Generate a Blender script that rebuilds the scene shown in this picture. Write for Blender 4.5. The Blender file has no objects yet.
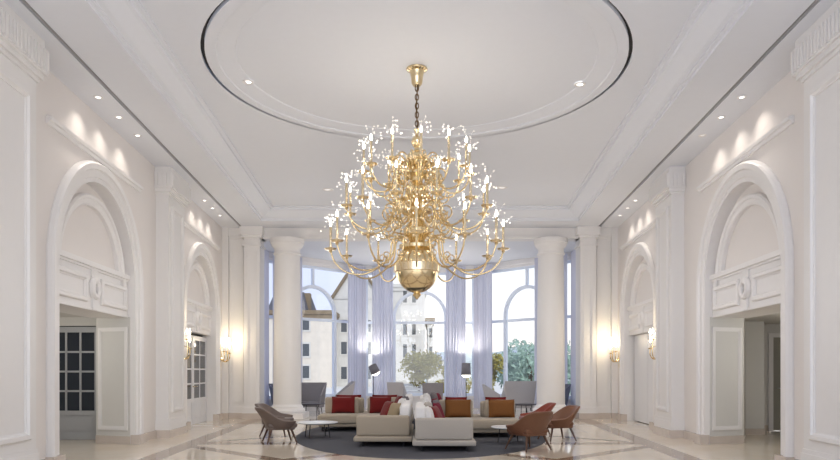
import bpy, bmesh, math, random
from mathutils import Vector, Matrix
random.seed(7)
C = bpy.context.scene.collection
PI = math.pi
R = math.radians
sin, cos = math.sin, math.cos

# ---------------------------------------------------------------- materials
def mat(name, col, rough=0.5, metal=0.0, spec=0.5, bump=0.0, bscale=200.0, var=0.0, vscale=8.0, emit=None, estr=0.0, sheen=0.0):
    m = bpy.data.materials.new(name); m.use_nodes = True
    nt = m.node_tree; b = nt.nodes['Principled BSDF']
    b.inputs['Base Color'].default_value = (*col, 1); b.inputs['Roughness'].default_value = rough
    b.inputs['Metallic'].default_value = metal; b.inputs['Specular IOR Level'].default_value = spec
    if sheen: b.inputs['Sheen Weight'].default_value = sheen
    tc = nt.nodes.new('ShaderNodeTexCoord')
    nz = nt.nodes.new('ShaderNodeTexNoise'); nz.inputs['Scale'].default_value = vscale; nz.inputs['Detail'].default_value = 4
    nt.links.new(tc.outputs['Object'], nz.inputs['Vector'])
    mx = nt.nodes.new('ShaderNodeMix'); mx.data_type = 'RGBA'
    v = max(var, 0.015)
    mx.inputs[6].default_value = (*[c*(1-v) for c in col], 1); mx.inputs[7].default_value = (*[min(1, c*(1+v)) for c in col], 1)
    nt.links.new(nz.outputs['Fac'], mx.inputs[0]); nt.links.new(mx.outputs[2], b.inputs['Base Color'])
    if bump:
        n2 = nt.nodes.new('ShaderNodeTexNoise'); n2.inputs['Scale'].default_value = bscale
        nt.links.new(tc.outputs['Object'], n2.inputs['Vector'])
        bp = nt.nodes.new('ShaderNodeBump'); bp.inputs['Strength'].default_value = bump; bp.inputs['Distance'].default_value = 0.01
        nt.links.new(n2.outputs['Fac'], bp.inputs['Height']); nt.links.new(bp.outputs['Normal'], b.inputs['Normal'])
    if emit:
        b.inputs['Emission Color'].default_value = (*emit, 1); b.inputs['Emission Strength'].default_value = estr
        m.cycles.emission_sampling = 'NONE'
    return m

M = {}
M['wall'] = mat('wall_paint', (.765, .73, .71), .6, var=.02, vscale=1.5)
M['trim'] = mat('trim_paint', (.80, .785, .78), .45, var=.015)
M['pil'] = mat('pilaster_paint', (.78, .765, .755), .5, var=.015)
M['ceil'] = mat('ceiling_paint', (.735, .755, .805), .7, var=.01)
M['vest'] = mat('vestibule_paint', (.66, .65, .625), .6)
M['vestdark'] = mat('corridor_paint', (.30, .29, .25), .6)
M['dark'] = mat('dark_gap', (.02, .02, .022), .6)  # near-black colour stands for the shade in gaps and behind doors
M['slot'] = mat('slot_grey', (.03, .03, .034), .5)
M['base'] = mat('beige_marble', (.60, .53, .475), .2, var=.12, vscale=5)
M['gold'] = mat('polished_brass', (.80, .65, .40), .15, metal=1.0)
M['gold2'] = mat('bright_brass', (.86, .73, .50), .2, metal=1.0)
M['bronze'] = mat('aged_bronze', (.16, .10, .05), .35, metal=.8)
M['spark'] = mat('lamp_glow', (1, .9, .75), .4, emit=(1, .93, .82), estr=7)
M['spark2'] = mat('lamp_core_glow', (1, .93, .8), .4, emit=(1, .93, .80), estr=14)
M['down'] = mat('downlight_glow', (1, 1, 1), .4, emit=(1, .95, .88), estr=3)
M['downoff'] = mat('downlight_dim', (.9, .88, .86), .4, emit=(1, .95, .9), estr=.35)
M['steel'] = mat('satin_steel', (.55, .55, .56), .35, metal=.8)
M['rug'] = mat('slate_carpet', (.092, .095, .112), .95, bump=.5, bscale=160, var=.22, vscale=40, spec=.1)
M['sofa'] = mat('beige_wool', (.41, .35, .275), .9, bump=.25, bscale=350, var=.05, vscale=60, spec=.2, sheen=.2)
M['sofa2'] = mat('pale_wool', (.45, .41, .365), .9, bump=.25, bscale=350, var=.05, vscale=60, spec=.2, sheen=.2)
M['white'] = mat('white_wool', (.80, .79, .79), .9, bump=.2, bscale=300, spec=.2, sheen=.2)
M['red'] = mat('red_velvet', (.150, .008, .008), .8, bump=.2, bscale=250, var=.08, vscale=30, spec=.2, sheen=.15)
M['burg'] = mat('burgundy_velvet', (.17, .012, .03), .8, bump=.2, bscale=250, var=.08, vscale=30, spec=.2)
M['brown'] = mat('tan_wool', (.19, .078, .024), .85, bump=.2, bscale=250, var=.08, vscale=30, spec=.2)
M['greyc'] = mat('grey_wool', (.17, .155, .165), .85, bump=.2, bscale=250, var=.08, vscale=30, spec=.2)
M['olive'] = mat('olive_wool', (.36, .29, .19), .85, bump=.2, bscale=250, var=.08, vscale=30, spec=.2)
M['taupe'] = mat('taupe_leather', (.145, .108, .093), .55, bump=.15, bscale=120, var=.08, vscale=12)
M['cognac'] = mat('cognac_leather', (.165, .070, .036), .5, bump=.15, bscale=120, var=.08, vscale=12)
M['rust'] = mat('rust_red_leather', (.24, .035, .018), .5, bump=.15, bscale=120, var=.08, vscale=12)
M['wood'] = mat('dark_walnut', (.085, .038, .02), .35, var=.25, vscale=20)
M['black'] = mat('black_metal', (.02, .02, .024), .4, metal=.3)
M['tabletop'] = mat('white_lacquer', (.80, .82, .84), .25)
M['tabledark'] = mat('dark_lacquer', (.05, .045, .06), .3)
M['grey'] = mat('grey_felt', (.30, .285, .30), .9, bump=.2, bscale=250, var=.06, vscale=20, spec=.2)
M['greylt'] = mat('pale_grey_felt', (.50, .485, .50), .9, bump=.2, bscale=250, var=.06, vscale=20, spec=.2)
M['bluegrey'] = mat('blue_grey_felt', (.17, .185, .25), .9, bump=.2, bscale=250, var=.06, vscale=20, spec=.2)
M['shade'] = mat('lamp_shade_grey', (.20, .19, .21), .8, var=.05)
M['shadein'] = mat('lamp_shade_glow', (1, .97, .9), .6, emit=(1, .95, .86), estr=5)
M['frame'] = mat('window_paint', (.74, .81, .93), .4)
M['doorpaint'] = mat('door_paint', (.72, .72, .74), .4)
M['doorgrey'] = mat('door_grey_paint', (.42, .43, .45), .4)
M['stone'] = mat('pale_limestone', (.66, .61, .54), .9, bump=.3, bscale=4, var=.14, vscale=1.2)
M['stone2'] = mat('white_limestone', (.60, .59, .565), .9, bump=.3, bscale=4, var=.14, vscale=1.5)
M['cornice'] = mat('brown_cornice', (.20, .15, .09), .8, var=.15)
M['slate'] = mat('slate_roof', (.36, .40, .48), .8, var=.15, vscale=3)
M['slated'] = mat('dark_slate_roof', (.07, .07, .085), .7, var=.15, vscale=3)
M['pane'] = mat('dark_window_pane', (.07, .08, .09), .2)
M['trunk'] = mat('bark', (.12, .085, .05), .9, var=.3)
M['leaf'] = mat('olive_leaves', (.27, .235, .04), .7, var=.5, vscale=3)
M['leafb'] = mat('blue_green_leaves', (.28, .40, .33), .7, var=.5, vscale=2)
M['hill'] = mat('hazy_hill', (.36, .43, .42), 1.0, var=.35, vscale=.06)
M['ground'] = mat('terrace_paving', (.60, .585, .56), .8, var=.1)
M['pot'] = mat('white_planter', (.82, .82, .83), .5)
M['roofred'] = mat('red_tile_roof', (.40, .30, .27), .9, var=.15)

# dark door glass: reflective, dim room behind
def glass_dark():
    m = mat('dark_door_glass', (.035, .042, .055), .06)
    return m
M['dglass'] = glass_dark()
def clear_glass():
    m = bpy.data.materials.new('clear_window_glass'); m.use_nodes = True
    nt = m.node_tree; nt.nodes.clear()
    out = nt.nodes.new('ShaderNodeOutputMaterial'); t = nt.nodes.new('ShaderNodeBsdfTransparent'); t.inputs[0].default_value = (.97, .985, 1, 1)
    g = nt.nodes.new('ShaderNodeBsdfGlossy'); g.inputs['Roughness'].default_value = 0.0
    mx = nt.nodes.new('ShaderNodeMixShader'); mx.inputs[0].default_value = .08
    nt.links.new(t.outputs[0], mx.inputs[1]); nt.links.new(g.outputs[0], mx.inputs[2]); nt.links.new(mx.outputs[0], out.inputs[0])
    return m
M['glass'] = clear_glass()
def curtain_mat():
    m = bpy.data.materials.new('sheer_lilac_curtain'); m.use_nodes = True
    nt = m.node_tree; nt.nodes.clear()
    out = nt.nodes.new('ShaderNodeOutputMaterial')
    d = nt.nodes.new('ShaderNodeBsdfDiffuse'); tr = nt.nodes.new('ShaderNodeBsdfTranslucent')
    tc = nt.nodes.new('ShaderNodeTexCoord'); nz = nt.nodes.new('ShaderNodeTexNoise'); nz.inputs['Scale'].default_value = 60
    nt.links.new(tc.outputs['Object'], nz.inputs['Vector'])
    mc = nt.nodes.new('ShaderNodeMix'); mc.data_type = 'RGBA'
    mc.inputs[6].default_value = (.62, .63, .73, 1); mc.inputs[7].default_value = (.67, .68, .78, 1)
    nt.links.new(nz.outputs['Fac'], mc.inputs[0]); nt.links.new(mc.outputs[2], d.inputs[0]); nt.links.new(mc.outputs[2], tr.inputs[0])
    mx = nt.nodes.new('ShaderNodeMixShader'); mx.inputs[0].default_value = .40
    nt.links.new(d.outputs[0], mx.inputs[1]); nt.links.new(tr.outputs[0], mx.inputs[2]); nt.links.new(mx.outputs[0], out.inputs[0])
    return m
M['curtain'] = curtain_mat()

def floor_mat():
    m = bpy.data.materials.new('polished_marble_floor'); m.use_nodes = True
    nt = m.node_tree; b = nt.nodes['Principled BSDF']; L = nt.links.new
    geo = nt.nodes.new('ShaderNodeNewGeometry'); sep = nt.nodes.new('ShaderNodeSeparateXYZ'); L(geo.outputs['Position'], sep.inputs[0])
    def math_(op, a, b_=None, c=None):
        n = nt.nodes.new('ShaderNodeMath'); n.operation = op
        for i, v in enumerate((a, b_, c)):
            if v is None: continue
            if isinstance(v, (int, float)): n.inputs[i].default_value = v
            else: L(v, n.inputs[i])
        return n.outputs[0]
    X, Y = sep.outputs['X'], sep.outputs['Y']
    ax = math_('ABSOLUTE', X)
    def band(expr, half): return math_('LESS_THAN', math_('ABSOLUTE', expr), half)
    wallx = math_('ADD', math_('MULTIPLY', Y, .0557), 4.955)
    nn = math_('SUBTRACT', wallx, ax)
    b1 = band(math_('SUBTRACT', nn, 1.12), .2)
    inside = math_('GREATER_THAN', nn, 1.12)
    d = math_('MODULO', math_('SUBTRACT', math_('ADD', ax, Y), 15.7 - 2.55 + 25.2), 5.04)
    b2 = band(math_('SUBTRACT', math_('PINGPONG', math_('ADD', math_('ADD', ax, Y), 12.06 - 15.7 + .0), 2.53), 2.0 if False else 0.0), .2)
    b3 = band(math_('PINGPONG', math_('SUBTRACT', math_('SUBTRACT', Y, ax), 9.2), 2.53), .2)
    b4 = band(math_('SUBTRACT', Y, 14.2), .22)
    s = math_('MULTIPLY', math_('MAXIMUM', math_('MAXIMUM', b2, b3), b4), inside)
    s = math_('MULTIPLY', s, math_('LESS_THAN', Y, 16.5))
    fac = math_('MAXIMUM', b1, s)
    b5 = band(math_('SUBTRACT', Y, 20.75), .2)
    fac = math_('MAXIMUM', fac, math_('MULTIPLY', b5, inside))
    far = math_('GREATER_THAN', nn, -.35)
    fac = math_('MULTIPLY', fac, far)
    nz = nt.nodes.new('ShaderNodeTexNoise'); nz.inputs['Scale'].default_value = 1.6; nz.inputs['Detail'].default_value = 8; L(geo.outputs['Position'], nz.inputs['Vector'])
    c1 = nt.nodes.new('ShaderNodeMix'); c1.data_type = 'RGBA'; c1.inputs[6].default_value = (.73, .64, .52, 1); c1.inputs[7].default_value = (.82, .75, .65, 1); L(nz.outputs['Fac'], c1.inputs[0])
    c2 = nt.nodes.new('ShaderNodeMix'); c2.data_type = 'RGBA'; c2.inputs[6].default_value = (.27, .19, .135, 1); c2.inputs[7].default_value = (.37, .28, .21, 1); L(nz.outputs['Fac'], c2.inputs[0])
    mx = nt.nodes.new('ShaderNodeMix'); mx.data_type = 'RGBA'; L(fac, mx.inputs[0]); L(c1.outputs[2], mx.inputs[6]); L(c2.outputs[2], mx.inputs[7])
    br = nt.nodes.new('ShaderNodeTexBrick'); br.offset = 0; br.inputs['Scale'].default_value = 1; br.inputs['Brick Width'].default_value = 1.0; br.inputs['Row Height'].default_value = 1.0
    br.inputs['Mortar Size'].default_value = .004; br.inputs['Color1'].default_value = (1, 1, 1, 1); br.inputs['Color2'].default_value = (.96, .95, .94, 1); br.inputs['Mortar'].default_value = (.86, .83, .79, 1)
    L(geo.outputs['Position'], br.inputs['Vector'])
    ml = nt.nodes.new('ShaderNodeMix'); ml.data_type = 'RGBA'; ml.blend_type = 'MULTIPLY'; ml.inputs[0].default_value = 1; L(mx.outputs[2], ml.inputs[6]); L(br.outputs['Color'], ml.inputs[7])
    L(ml.outputs[2], b.inputs['Base Color'])
    b.inputs['Roughness'].default_value = .07; b.inputs['Specular IOR Level'].default_value = .62
    return m
M['floor'] = floor_mat()

# ---------------------------------------------------------------- mesh helpers
class MB:
    def __init__(s): s.v = []; s.f = []
    def add(s, vs, fs):
        o = len(s.v); s.v += [tuple(p) for p in vs]; s.f += [tuple(i+o for i in f) for f in fs]; return s
    def quad(s, a, b, c, d): return s.add([a, b, c, d], [(0, 1, 2, 3)])
    def box(s, x0, x1, y0, y1, z0, z1):
        vs = [(x, y, z) for z in (z0, z1) for y in (y0, y1) for x in (x0, x1)]
        return s.add(vs, [(0, 2, 3, 1), (4, 5, 7, 6), (0, 1, 5, 4), (2, 6, 7, 3), (0, 4, 6, 2), (1, 3, 7, 5)])
    def bm(s, b, mtx=None):
        b.verts.ensure_lookup_table(); b.verts.index_update()
        vs = [(mtx @ v.co if mtx else v.co.copy()) for v in b.verts]
        s.add(vs, [[v.index for v in f.verts] for f in b.faces]); b.free(); return s
    def rbox(s, x0, x1, y0, y1, z0, z1, r=.02, seg=3, mtx=None):
        b = bmesh.new(); bmesh.ops.create_cube(b, size=1)
        for v in b.verts:
            v.co = Vector(((x0+x1)/2+v.co.x*(x1-x0), (y0+y1)/2+v.co.y*(y1-y0), (z0+z1)/2+v.co.z*(z1-z0)))
        bmesh.ops.bevel(b, geom=b.edges[:], offset=r, segments=seg, profile=.5, affect='EDGES', clamp_overlap=True)
        return s.bm(b, mtx)
    def lathe(s, prof, seg=24, c=(0, 0, 0), mtx=None, cap=True):
        vs = []; n = len(prof)
        for i in range(seg):
            a = 2*PI*i/seg
            for r, z in prof: vs.append(Vector((c[0]+r*cos(a), c[1]+r*sin(a), c[2]+z)))
        if mtx: vs = [mtx @ v for v in vs]
        fs = []
        for i in range(seg):
            j = (i+1) % seg
            for k in range(n-1): fs.append((i*n+k, j*n+k, j*n+k+1, i*n+k+1))
        if cap:
            fs.append([i*n for i in range(seg)][::-1]); fs.append([i*n+n-1 for i in range(seg)])
        return s.add(vs, fs)
    def tube(s, pts, r, seg=8, closed=False):
        pts = [Vector(p) for p in pts]; n = len(pts)
        rs = r if isinstance(r, (list, tuple)) else [r]*n
        vs = []; prev = None
        for i, p in enumerate(pts):
            if closed: t = pts[(i+1) % n]-pts[i-1]
            else: t = (pts[min(i+1, n-1)]-pts[max(i-1, 0)])
            t.normalize()
            if prev is None:
                up = Vector((0, 0, 1)) if abs(t.z) < .9 else Vector((1, 0, 0))
                a = t.cross(up).normalized()
            else:
                a = (prev - t*prev.dot(t)).normalized()
            prev = a; b = t.cross(a)
            for k in range(seg):
                g = 2*PI*k/seg; vs.append(p+(a*cos(g)+b*sin(g))*rs[i])
        fs = []
        m = n if closed else n-1
        for i in range(m):
            j = (i+1) % n
            for k in range(seg): fs.append((i*seg+k, i*seg+(k+1) % seg, j*seg+(k+1) % seg, j*seg+k))
        if not closed:
            fs.append(list(range(seg))[::-1]); fs.append([(n-1)*seg+k for k in range(seg)])
        return s.add(vs, fs)
    def octa(s, c, r):
        x, y, z = c
        return s.add([(x+r, y, z), (x-r, y, z), (x, y+r, z), (x, y-r, z), (x, y, z+r), (x, y, z-r)],
                     [(0, 2, 4), (2, 1, 4), (1, 3, 4), (3, 0, 4), (2, 0, 5), (1, 2, 5), (3, 1, 5), (0, 3, 5)])
    def build(s, name, m, parent=None, smooth=False, loc=None, ang=35):
        me = bpy.data.meshes.new(name); me.from_pydata(s.v, [], s.f)
        b = bmesh.new(); b.from_mesh(me); bmesh.ops.recalc_face_normals(b, faces=b.faces[:]); b.to_mesh(me); b.free()
        if smooth:
            me.shade_smooth(); me.set_sharp_from_angle(angle=R(ang))
        me.materials.append(m)
        o = bpy.data.objects.new(name, me); C.objects.link(o)
        if parent: o.parent = parent
        if loc: o.location = loc
        return o
def catmull(pts, n=6):
    P = [Vector(p) for p in pts]; P = [P[0]*2-P[1]] + P + [P[-1]*2-P[-2]]; out = []
    for i in range(1, len(P)-2):
        for k in range(n):
            t = k/n; a, b, c, d = P[i-1:i+3]
            out.append(.5*((2*b)+(c-a)*t+(2*a-5*b+4*c-d)*t*t+(3*b-a-3*c+d)*t**3))
    out.append(P[-2]); return out
def tag(o, label, cat, group=None, kind=None):
    o['label'] = label; o['category'] = cat
    if group: o['group'] = group
    if kind: o['kind'] = kind
    return o
def thing(name, label, cat, loc=(0, 0, 0), rotz=0, group=None):
    o = bpy.data.objects.new(name, None); C.objects.link(o); o.empty_display_size = .1
    o.location = loc; o.rotation_euler = (0, 0, rotz); return tag(o, label, cat, group)
def struct(name, mb, m, parent=None, smooth=False, ang=35):
    o = mb.build(name, m, parent, smooth, ang=ang)
    if not parent: o['kind'] = 'structure'
    return o
def sroot(name):
    o = bpy.data.objects.new(name, None); C.objects.link(o); o['kind'] = 'structure'; return o
def dup(root, loc, rotz, label=None, group=None):
    r = root.copy(); C.objects.link(r); r.location = loc; r.rotation_euler = (0, 0, rotz)
    if label: r['label'] = label
    if group: r['group'] = group
    for ch in list(root.children):
        c = ch.copy(); C.objects.link(c); c.parent = r
        for g in list(ch.children):
            d = g.copy(); C.objects.link(d); d.parent = c
    return r
def pillow(w, h, t, n=10):
    """pillow standing in the xz plane, base at z=0, thickness along y"""
    mb = MB(); vs = []
    for sgn in (-1, 1):
        for i in range(n+1):
            for j in range(n+1):
                u = -1+2*i/n; v = -1+2*j/n
                e = (max(0, 1-u**4)*max(0, 1-v**4))**.5
                px = 1-.05*(1-abs(v)**2)*0 - .04*(1-v*v); pz = 1-.04*(1-u*u)
                vs.append((u*w/2*px, sgn*t/2*e, h/2+v*h/2*pz))
    N = (n+1)**2; fs = []
    for s in (0, 1):
        for i in range(n):
            for j in range(n):
                a = s*N+i*(n+1)+j; fs.append((a, a+1, a+n+2, a+n+1))
    mb.add(vs, fs)
    b = bmesh.new(); me = bpy.data.meshes.new('t'); me.from_pydata(mb.v, [], mb.f); b.from_mesh(me)
    bmesh.ops.remove_doubles(b, verts=b.verts[:], dist=1e-4); bpy.data.meshes.remove(me)
    return MB().bm(b)

def lamp_spot(loc, energy, size, blend, col=(1, .9, .78), rad=.04, rot=(0, 0, 0)):
    l = bpy.data.lights.new('spot', 'SPOT'); l.energy = energy; l.spot_size = R(size); l.spot_blend = blend; l.color = col; l.shadow_soft_size = rad
    o = bpy.data.objects.new('spot_lamp', l); C.objects.link(o); o.location = loc; o.rotation_euler = rot; return o
def lamp_point(loc, energy, col=(1, .85, .65), rad=.05):
    l = bpy.data.lights.new('point', 'POINT'); l.energy = energy; l.color = col; l.shadow_soft_size = rad
    o = bpy.data.objects.new('point_lamp', l); C.objects.link(o); o.location = loc; return o
# ---------------------------------------------------------------- hall geometry
CZ, ZS, ZM, ZD = 1.45, 5.95, 6.30, 6.43      # camera height, soffit, main ceiling, dome ceiling
K0, K1 = 4.955, .0557
def WX(s): return K0+K1*s
def P(side, s, n, z): return (side*(WX(s)-n), s, z)
SNEAR = -2.0
SFAR = 21.95
ARCH = [(12.35, 1.65), (19.3, 1.55)]
ZSP = 3.1
NA = 28

def sweep_frame(mb, side, s0, s1, z0, z1, prof, n0):
    """closed rectangular moulding; prof = [(offset inward, height)]"""
    pts = []
    for o, h in prof:
        pts.append([P(side, s0+o, n0+h, z0+o), P(side, s1-o, n0+h, z0+o), P(side, s1-o, n0+h, z1-o), P(side, s0+o, n0+h, z1-o)])
    for a, b in zip(pts, pts[1:]):
        for i in range(4):
            j = (i+1) % 4; mb.quad(a[i], a[j], b[j], b[i])
def arch_path(c, r, zbase):
    pts = [((c-r, zbase), (-1, 0))]
    for i in range(NA+1):
        t = PI-PI*i/NA; pts.append(((c+r*cos(t), ZSP+r*sin(t)), (cos(t), sin(t))))
    pts.append(((c+r, zbase), (1, 0)))
    return pts
def sweep_arch(mb, side, c, r, prof, n0, zbase=0.0):
    path = arch_path(c, r, zbase)
    rows = []
    for (s, z), (ds, dz) in path: rows.append([P(side, s+ds*o, n0+h, z+dz*o) for o, h in prof])
    for a, b in zip(rows, rows[1:]):
        for k in range(len(prof)-1): mb.quad(a[k], a[k+1], b[k+1], b[k])
PF = [(0, 0), (0, .02), (.015, .035), (.05, .035), (.065, .015), (.085, .012), (.085, 0)]
PF2 = [(0, 0), (0, .03), (.02, .05), (.07, .05), (.09, .02), (.11, .015), (.11, 0)]

trim_i = [0]
def trim(mb, m=None, smooth=True, ang=30):
    trim_i[0] += 1
    return struct('trim_%d' % trim_i[0], mb, m or M['trim'], smooth=smooth, ang=ang)

def pilaster(side, s0, s1, d):
    mb = MB()
    def bx(sa, sb, na, nb, za, zb):
        vs = [P(side, s, n, z) for z in (za, zb) for s in (sa, sb) for n in (na, nb)]
        mb.add(vs, [(0, 2, 3, 1), (4, 5, 7, 6), (0, 1, 5, 4), (2, 6, 7, 3), (0, 4, 6, 2), (1, 3, 7, 5)])
    bx(s0, s1, -.02, d, .17, 5.42)
    w = (s1-s0)
    sweep_frame(mb, side, s0+.2, s1-.2, .55, 5.15, PF2, d)
    bx(s0-.03, s1+.03, -.02, d+.03, .17, .36)                   # plinth
    bx(s0-.015, s1+.015, -.02, d+.015, .36, .42)
    bx(s0-.03, s1+.03, -.02, d+.03, 5.36, 5.41)                   # necking
    bx(s0-.07, s1+.07, -.02, d+.07, 5.41, 5.48)
    bx(s0-.11, s1+.11, -.02, d+.11, 5.48, 5.83)                  # frieze core
    k = int((s1-s0+.22)/.085)
    for i in range(k):                                         # reeded frieze on the face
        a = s0-.11+(s1-s0+.22)*(i+.2)/k; b = s0-.11+(s1-s0+.22)*(i+.8)/k
        bx(a, b, d+.10, d+.135, 5.51, 5.80)
    k2 = int((d+.11)/.085)
    for i in range(k2):
        a = (d+.11)*(i+.2)/k2; b = (d+.11)*(i+.8)/k2
        bx(s0-.135, s0-.10, a, b, 5.51, 5.80); bx(s1+.10, s1+.135, a, b, 5.51, 5.80)
    bx(s0-.08, s1+.08, -.02, d+.08, 5.83, ZS-.001)
    trim(mb, M['pil'], smooth=False)
    mb = MB()
    bx(s0-.05, s1+.05, -.02, d+.05, 0, .17)
    trim(mb, M['base'], smooth=False)

bb = {-1: 0, 1: 0}
def hall_side(side):
    nm = 'left' if side < 0 else 'right'
    mb = MB()
    edges = [SNEAR]; 
    def rect(s0, s1, z0, z1, n=0.0): mb.quad(P(side, s0, n, z0), P(side, s1, n, z0), P(side, s1, n, z1), P(side, s0, n, z1))
    cur = SNEAR
    for c, w in ARCH:
        rect(cur, c-w, 0, ZSP); rect(cur, c-w, ZSP, ZS)
        for i in range(NA):
            t0 = PI-PI*i/NA; t1 = PI-PI*(i+1)/NA
            a = (c+w*cos(t0), ZSP+w*sin(t0)); b = (c+w*cos(t1), ZSP+w*sin(t1))
            mb.quad(P(side, a[0], 0, a[1]), P(side, b[0], 0, b[1]), P(side, b[0], 0, ZS), P(side, a[0], 0, ZS))
        cur = c+w
    rect(cur, SFAR+.1, 0, ZSP); rect(cur, SFAR+.1, ZSP, ZS)
    struct('wall_'+nm, mb, M['wall'])
    # arches
    for ai, (c, w) in enumerate(ARCH):
        mb = MB()
        # architrave moulding around the opening
        sweep_arch(mb, side, c, w, [(-.0, -.06), (0, .04), (.07, .04), (.085, .065), (.20, .065), (.215, .10), (.30, .11), (.33, .08), (.35, .03), (.35, -.01)], 0, .0)
        sweep_arch(mb, side, c, w, [(0, -.26), (0, -.06)], 0, 2.55)
        trim(mb, M['trim'], ang=28)
        # tympanum with its inner arched bead, rail and panelled band with ring ornament
        mb = MB(); n1 = -.15
        path = [(c+w*cos(PI-PI*i/NA), ZSP+w*sin(PI-PI*i/NA)) for i in range(NA+1)]
        z0 = 3.30
        for a, b in zip(path, path[1:]):
            za, zb = max(a[1], z0), max(b[1], z0)
            mb.quad(P(side, a[0], n1-.05, z0-.3), P(side, b[0], n1-.05, z0-.3), P(side, b[0], n1-.05, zb), P(side, a[0], n1-.05, za))
        struct('wall_%s_tympanum_%d' % (nm, ai+1) if False else 'trim_%d' % (trim_i[0]+1), mb, M['wall']); trim_i[0] += 1
        mb = MB()
        sweep_arch(mb, side, c, w-.22, [(-.16, -.05), (-.16, .02), (-.13, .04), (-.06, .04), (-.04, .07), (.0, .08), (.03, .05), (.03, -.05)], n1, z0)
        def bx(sa, sb, na, nb, za, zb):
            vs = [P(side, s, n, z) for z in (za, zb) for s in (sa, sb) for n in (na, nb)]
            mb.add(vs, [(0, 2, 3, 1), (4, 5, 7, 6), (0, 1, 5, 4), (2, 6, 7, 3), (0, 4, 6, 2), (1, 3, 7, 5)])
        deep = -.85 if ai == 0 else -.34
        bx(c-w+.003, c+w-.003, deep, n1+.03, 2.53, 3.24)
        bx(c-w+.003, c+w-.003, n1-.2, n1+.06, 3.24, 3.28); bx(c-w+.003, c+w-.003, n1-.2, n1+.10, 3.28, 3.37)
        bx(c-w+.004, c+w-.004, n1+.03, n1+.05, 2.535, 2.57)
        for sg in (-1, 1):
            a, b = (c+sg*.30, c+sg*(w-.10)); a, b = min(a, b), max(a, b)
            sweep_frame(mb, side, a, b, 2.66, 3.13, PF2, n1+.03)
        # ring with its tail
        pr = [(.085, 0), (.085, .06), (.11, .085), (.15, .085), (.18, .06), (.20, .02), (.20, 0)]
        rows = []
        for i in range(24):
            t = 2*PI*i/24; rows.append([P(side, c+o*cos(t), n1+.03+h, 2.92+o*1.05*sin(t)) for o, h in pr])
        for i in range(24):
            a, b = rows[i], rows[(i+1) % 24]
            for k in range(len(pr)-1): mb.quad(a[k], a[k+1], b[k+1], b[k])
        bx(c-.10, c+.10, n1+.02, n1+.07, 2.54, 2.74); bx(c-.12, c+.12, n1+.02, n1+.06, 3.11, 3.24)
        trim(mb, M['trim'], ang=28)
        # ledge above the arch
        mb = MB(); L = w+.36
        pr = [(0, 5.13), (.03, 5.13), (.05, 5.17), (.08, 5.18), (.09, 5.23), (0, 5.25)]
        A = [P(side, c-L, n, z) for n, z in pr]; B = [P(side, c+L, n, z) for n, z in pr]
        for k in range(len(pr)-1): mb.quad(A[k], A[k+1], B[k+1], B[k])
        mb.add(A, [range(len(A))]); mb.add(B, [range(len(B))])
        trim(mb, M['trim'], smooth=False)
    # skirting
    mb = MB()
    def bx(sa, sb, na, nb, za, zb):
        vs = [P(side, s, n, z) for z in (za, zb) for s in (sa, sb) for n in (na, nb)]
        mb.add(vs, [(0, 2, 3, 1), (4, 5, 7, 6), (0, 1, 5, 4), (2, 6, 7, 3), (0, 4, 6, 2), (1, 3, 7, 5)])
    cur = SNEAR
    for c, w in ARCH:
        bx(cur, c-w-.35, -.01, .035, 0, .17); bx(c-w-.37, c-w+.008, -.05, .13, 0, .19)
        bx(c+w-.008, c+w+.37, -.05, .13, 0, .19); cur = c+w+.35
    bx(cur, SFAR, -.01, .035, 0, .17)
    struct('baseboard_'+nm, mb, M['base'])
    pilaster(side, 8.1, 9.45, .30)
    pilaster(side, 15.4, 16.65, .28)
    # wall moulding beside pilasters
    # end return facing the camera
    mb = MB(); s_ = side
    def fb(xa, xb, ya, yb, za, zb): mb.box(min(s_*xa, s_*xb), max(s_*xa, s_*xb), ya, yb, za, zb)
    fb(5.45, 6.6, 21.95, 22.5, .17, ZS)
    # narrow pilaster at the bay mouth
    fb(4.98, 5.46, 21.72, 22.4, .17, ZS)
    fb(4.93, 5.51, 21.67, 22.4, .17, .36)
    fb(4.93, 5.51, 21.67, 22.4, 5.36, 5.42)
    fb(4.91, 5.53, 21.65, 22.4, 5.62, 5.70); fb(4.86, 5.58, 21.60, 22.4, 5.70, ZS-.002)
    fb(5.5, 6.3, 21.90, 22.0, 5.62, 5.70); fb(5.5, 6.3, 21.85, 22.0, 5.70, ZS-.002)
    fb(5.98, 6.22, 21.80, 22.0, .17, ZS)                       # corner pilaster against the side wall
    # framed panel
    def fr(xa, xb, za, zb, y):
        for o, h in (((0, .05), .03), ((.05, .08), .015)):
            fb(xa+o[0], xa+o[1], y-h, y, za+o[0], zb-o[0]); fb(xb-o[1], xb-o[0], y-h, y, za+o[0], zb-o[0])
            fb(xa+o[1], xb-o[1], y-h, y, za+o[0], za+o[1]); fb(xa+o[1], xb-o[1], y-h, y, zb-o[1], zb-o[0])
    fr(5.53, 5.95, .5, 5.3, 21.95)
    fr(5.06, 5.38, .5, 5.2, 21.72)
    fb(5.46, 5.98, 21.92, 22.0, .17, .36)
    struct('wall_front_'+nm, mb, M['pil'])
    mb = MB(); fb(5.45, 6.3, 21.86, 22.4, 0, .17); fb(4.92, 5.52, 21.65, 22.4, 0, .17); fb(5.96, 6.26, 21.76, 22.0, 0, .17)
    struct('baseboard_front_'+nm, mb, M['base'])
for sd in (-1, 1): hall_side(sd)

# floor
mb = MB(); mb.quad((-13, SNEAR, 0), (13, SNEAR, 0), (13, 29.2, 0), (-13, 29.2, 0))
struct('floor', mb, M['floor'])

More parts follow.
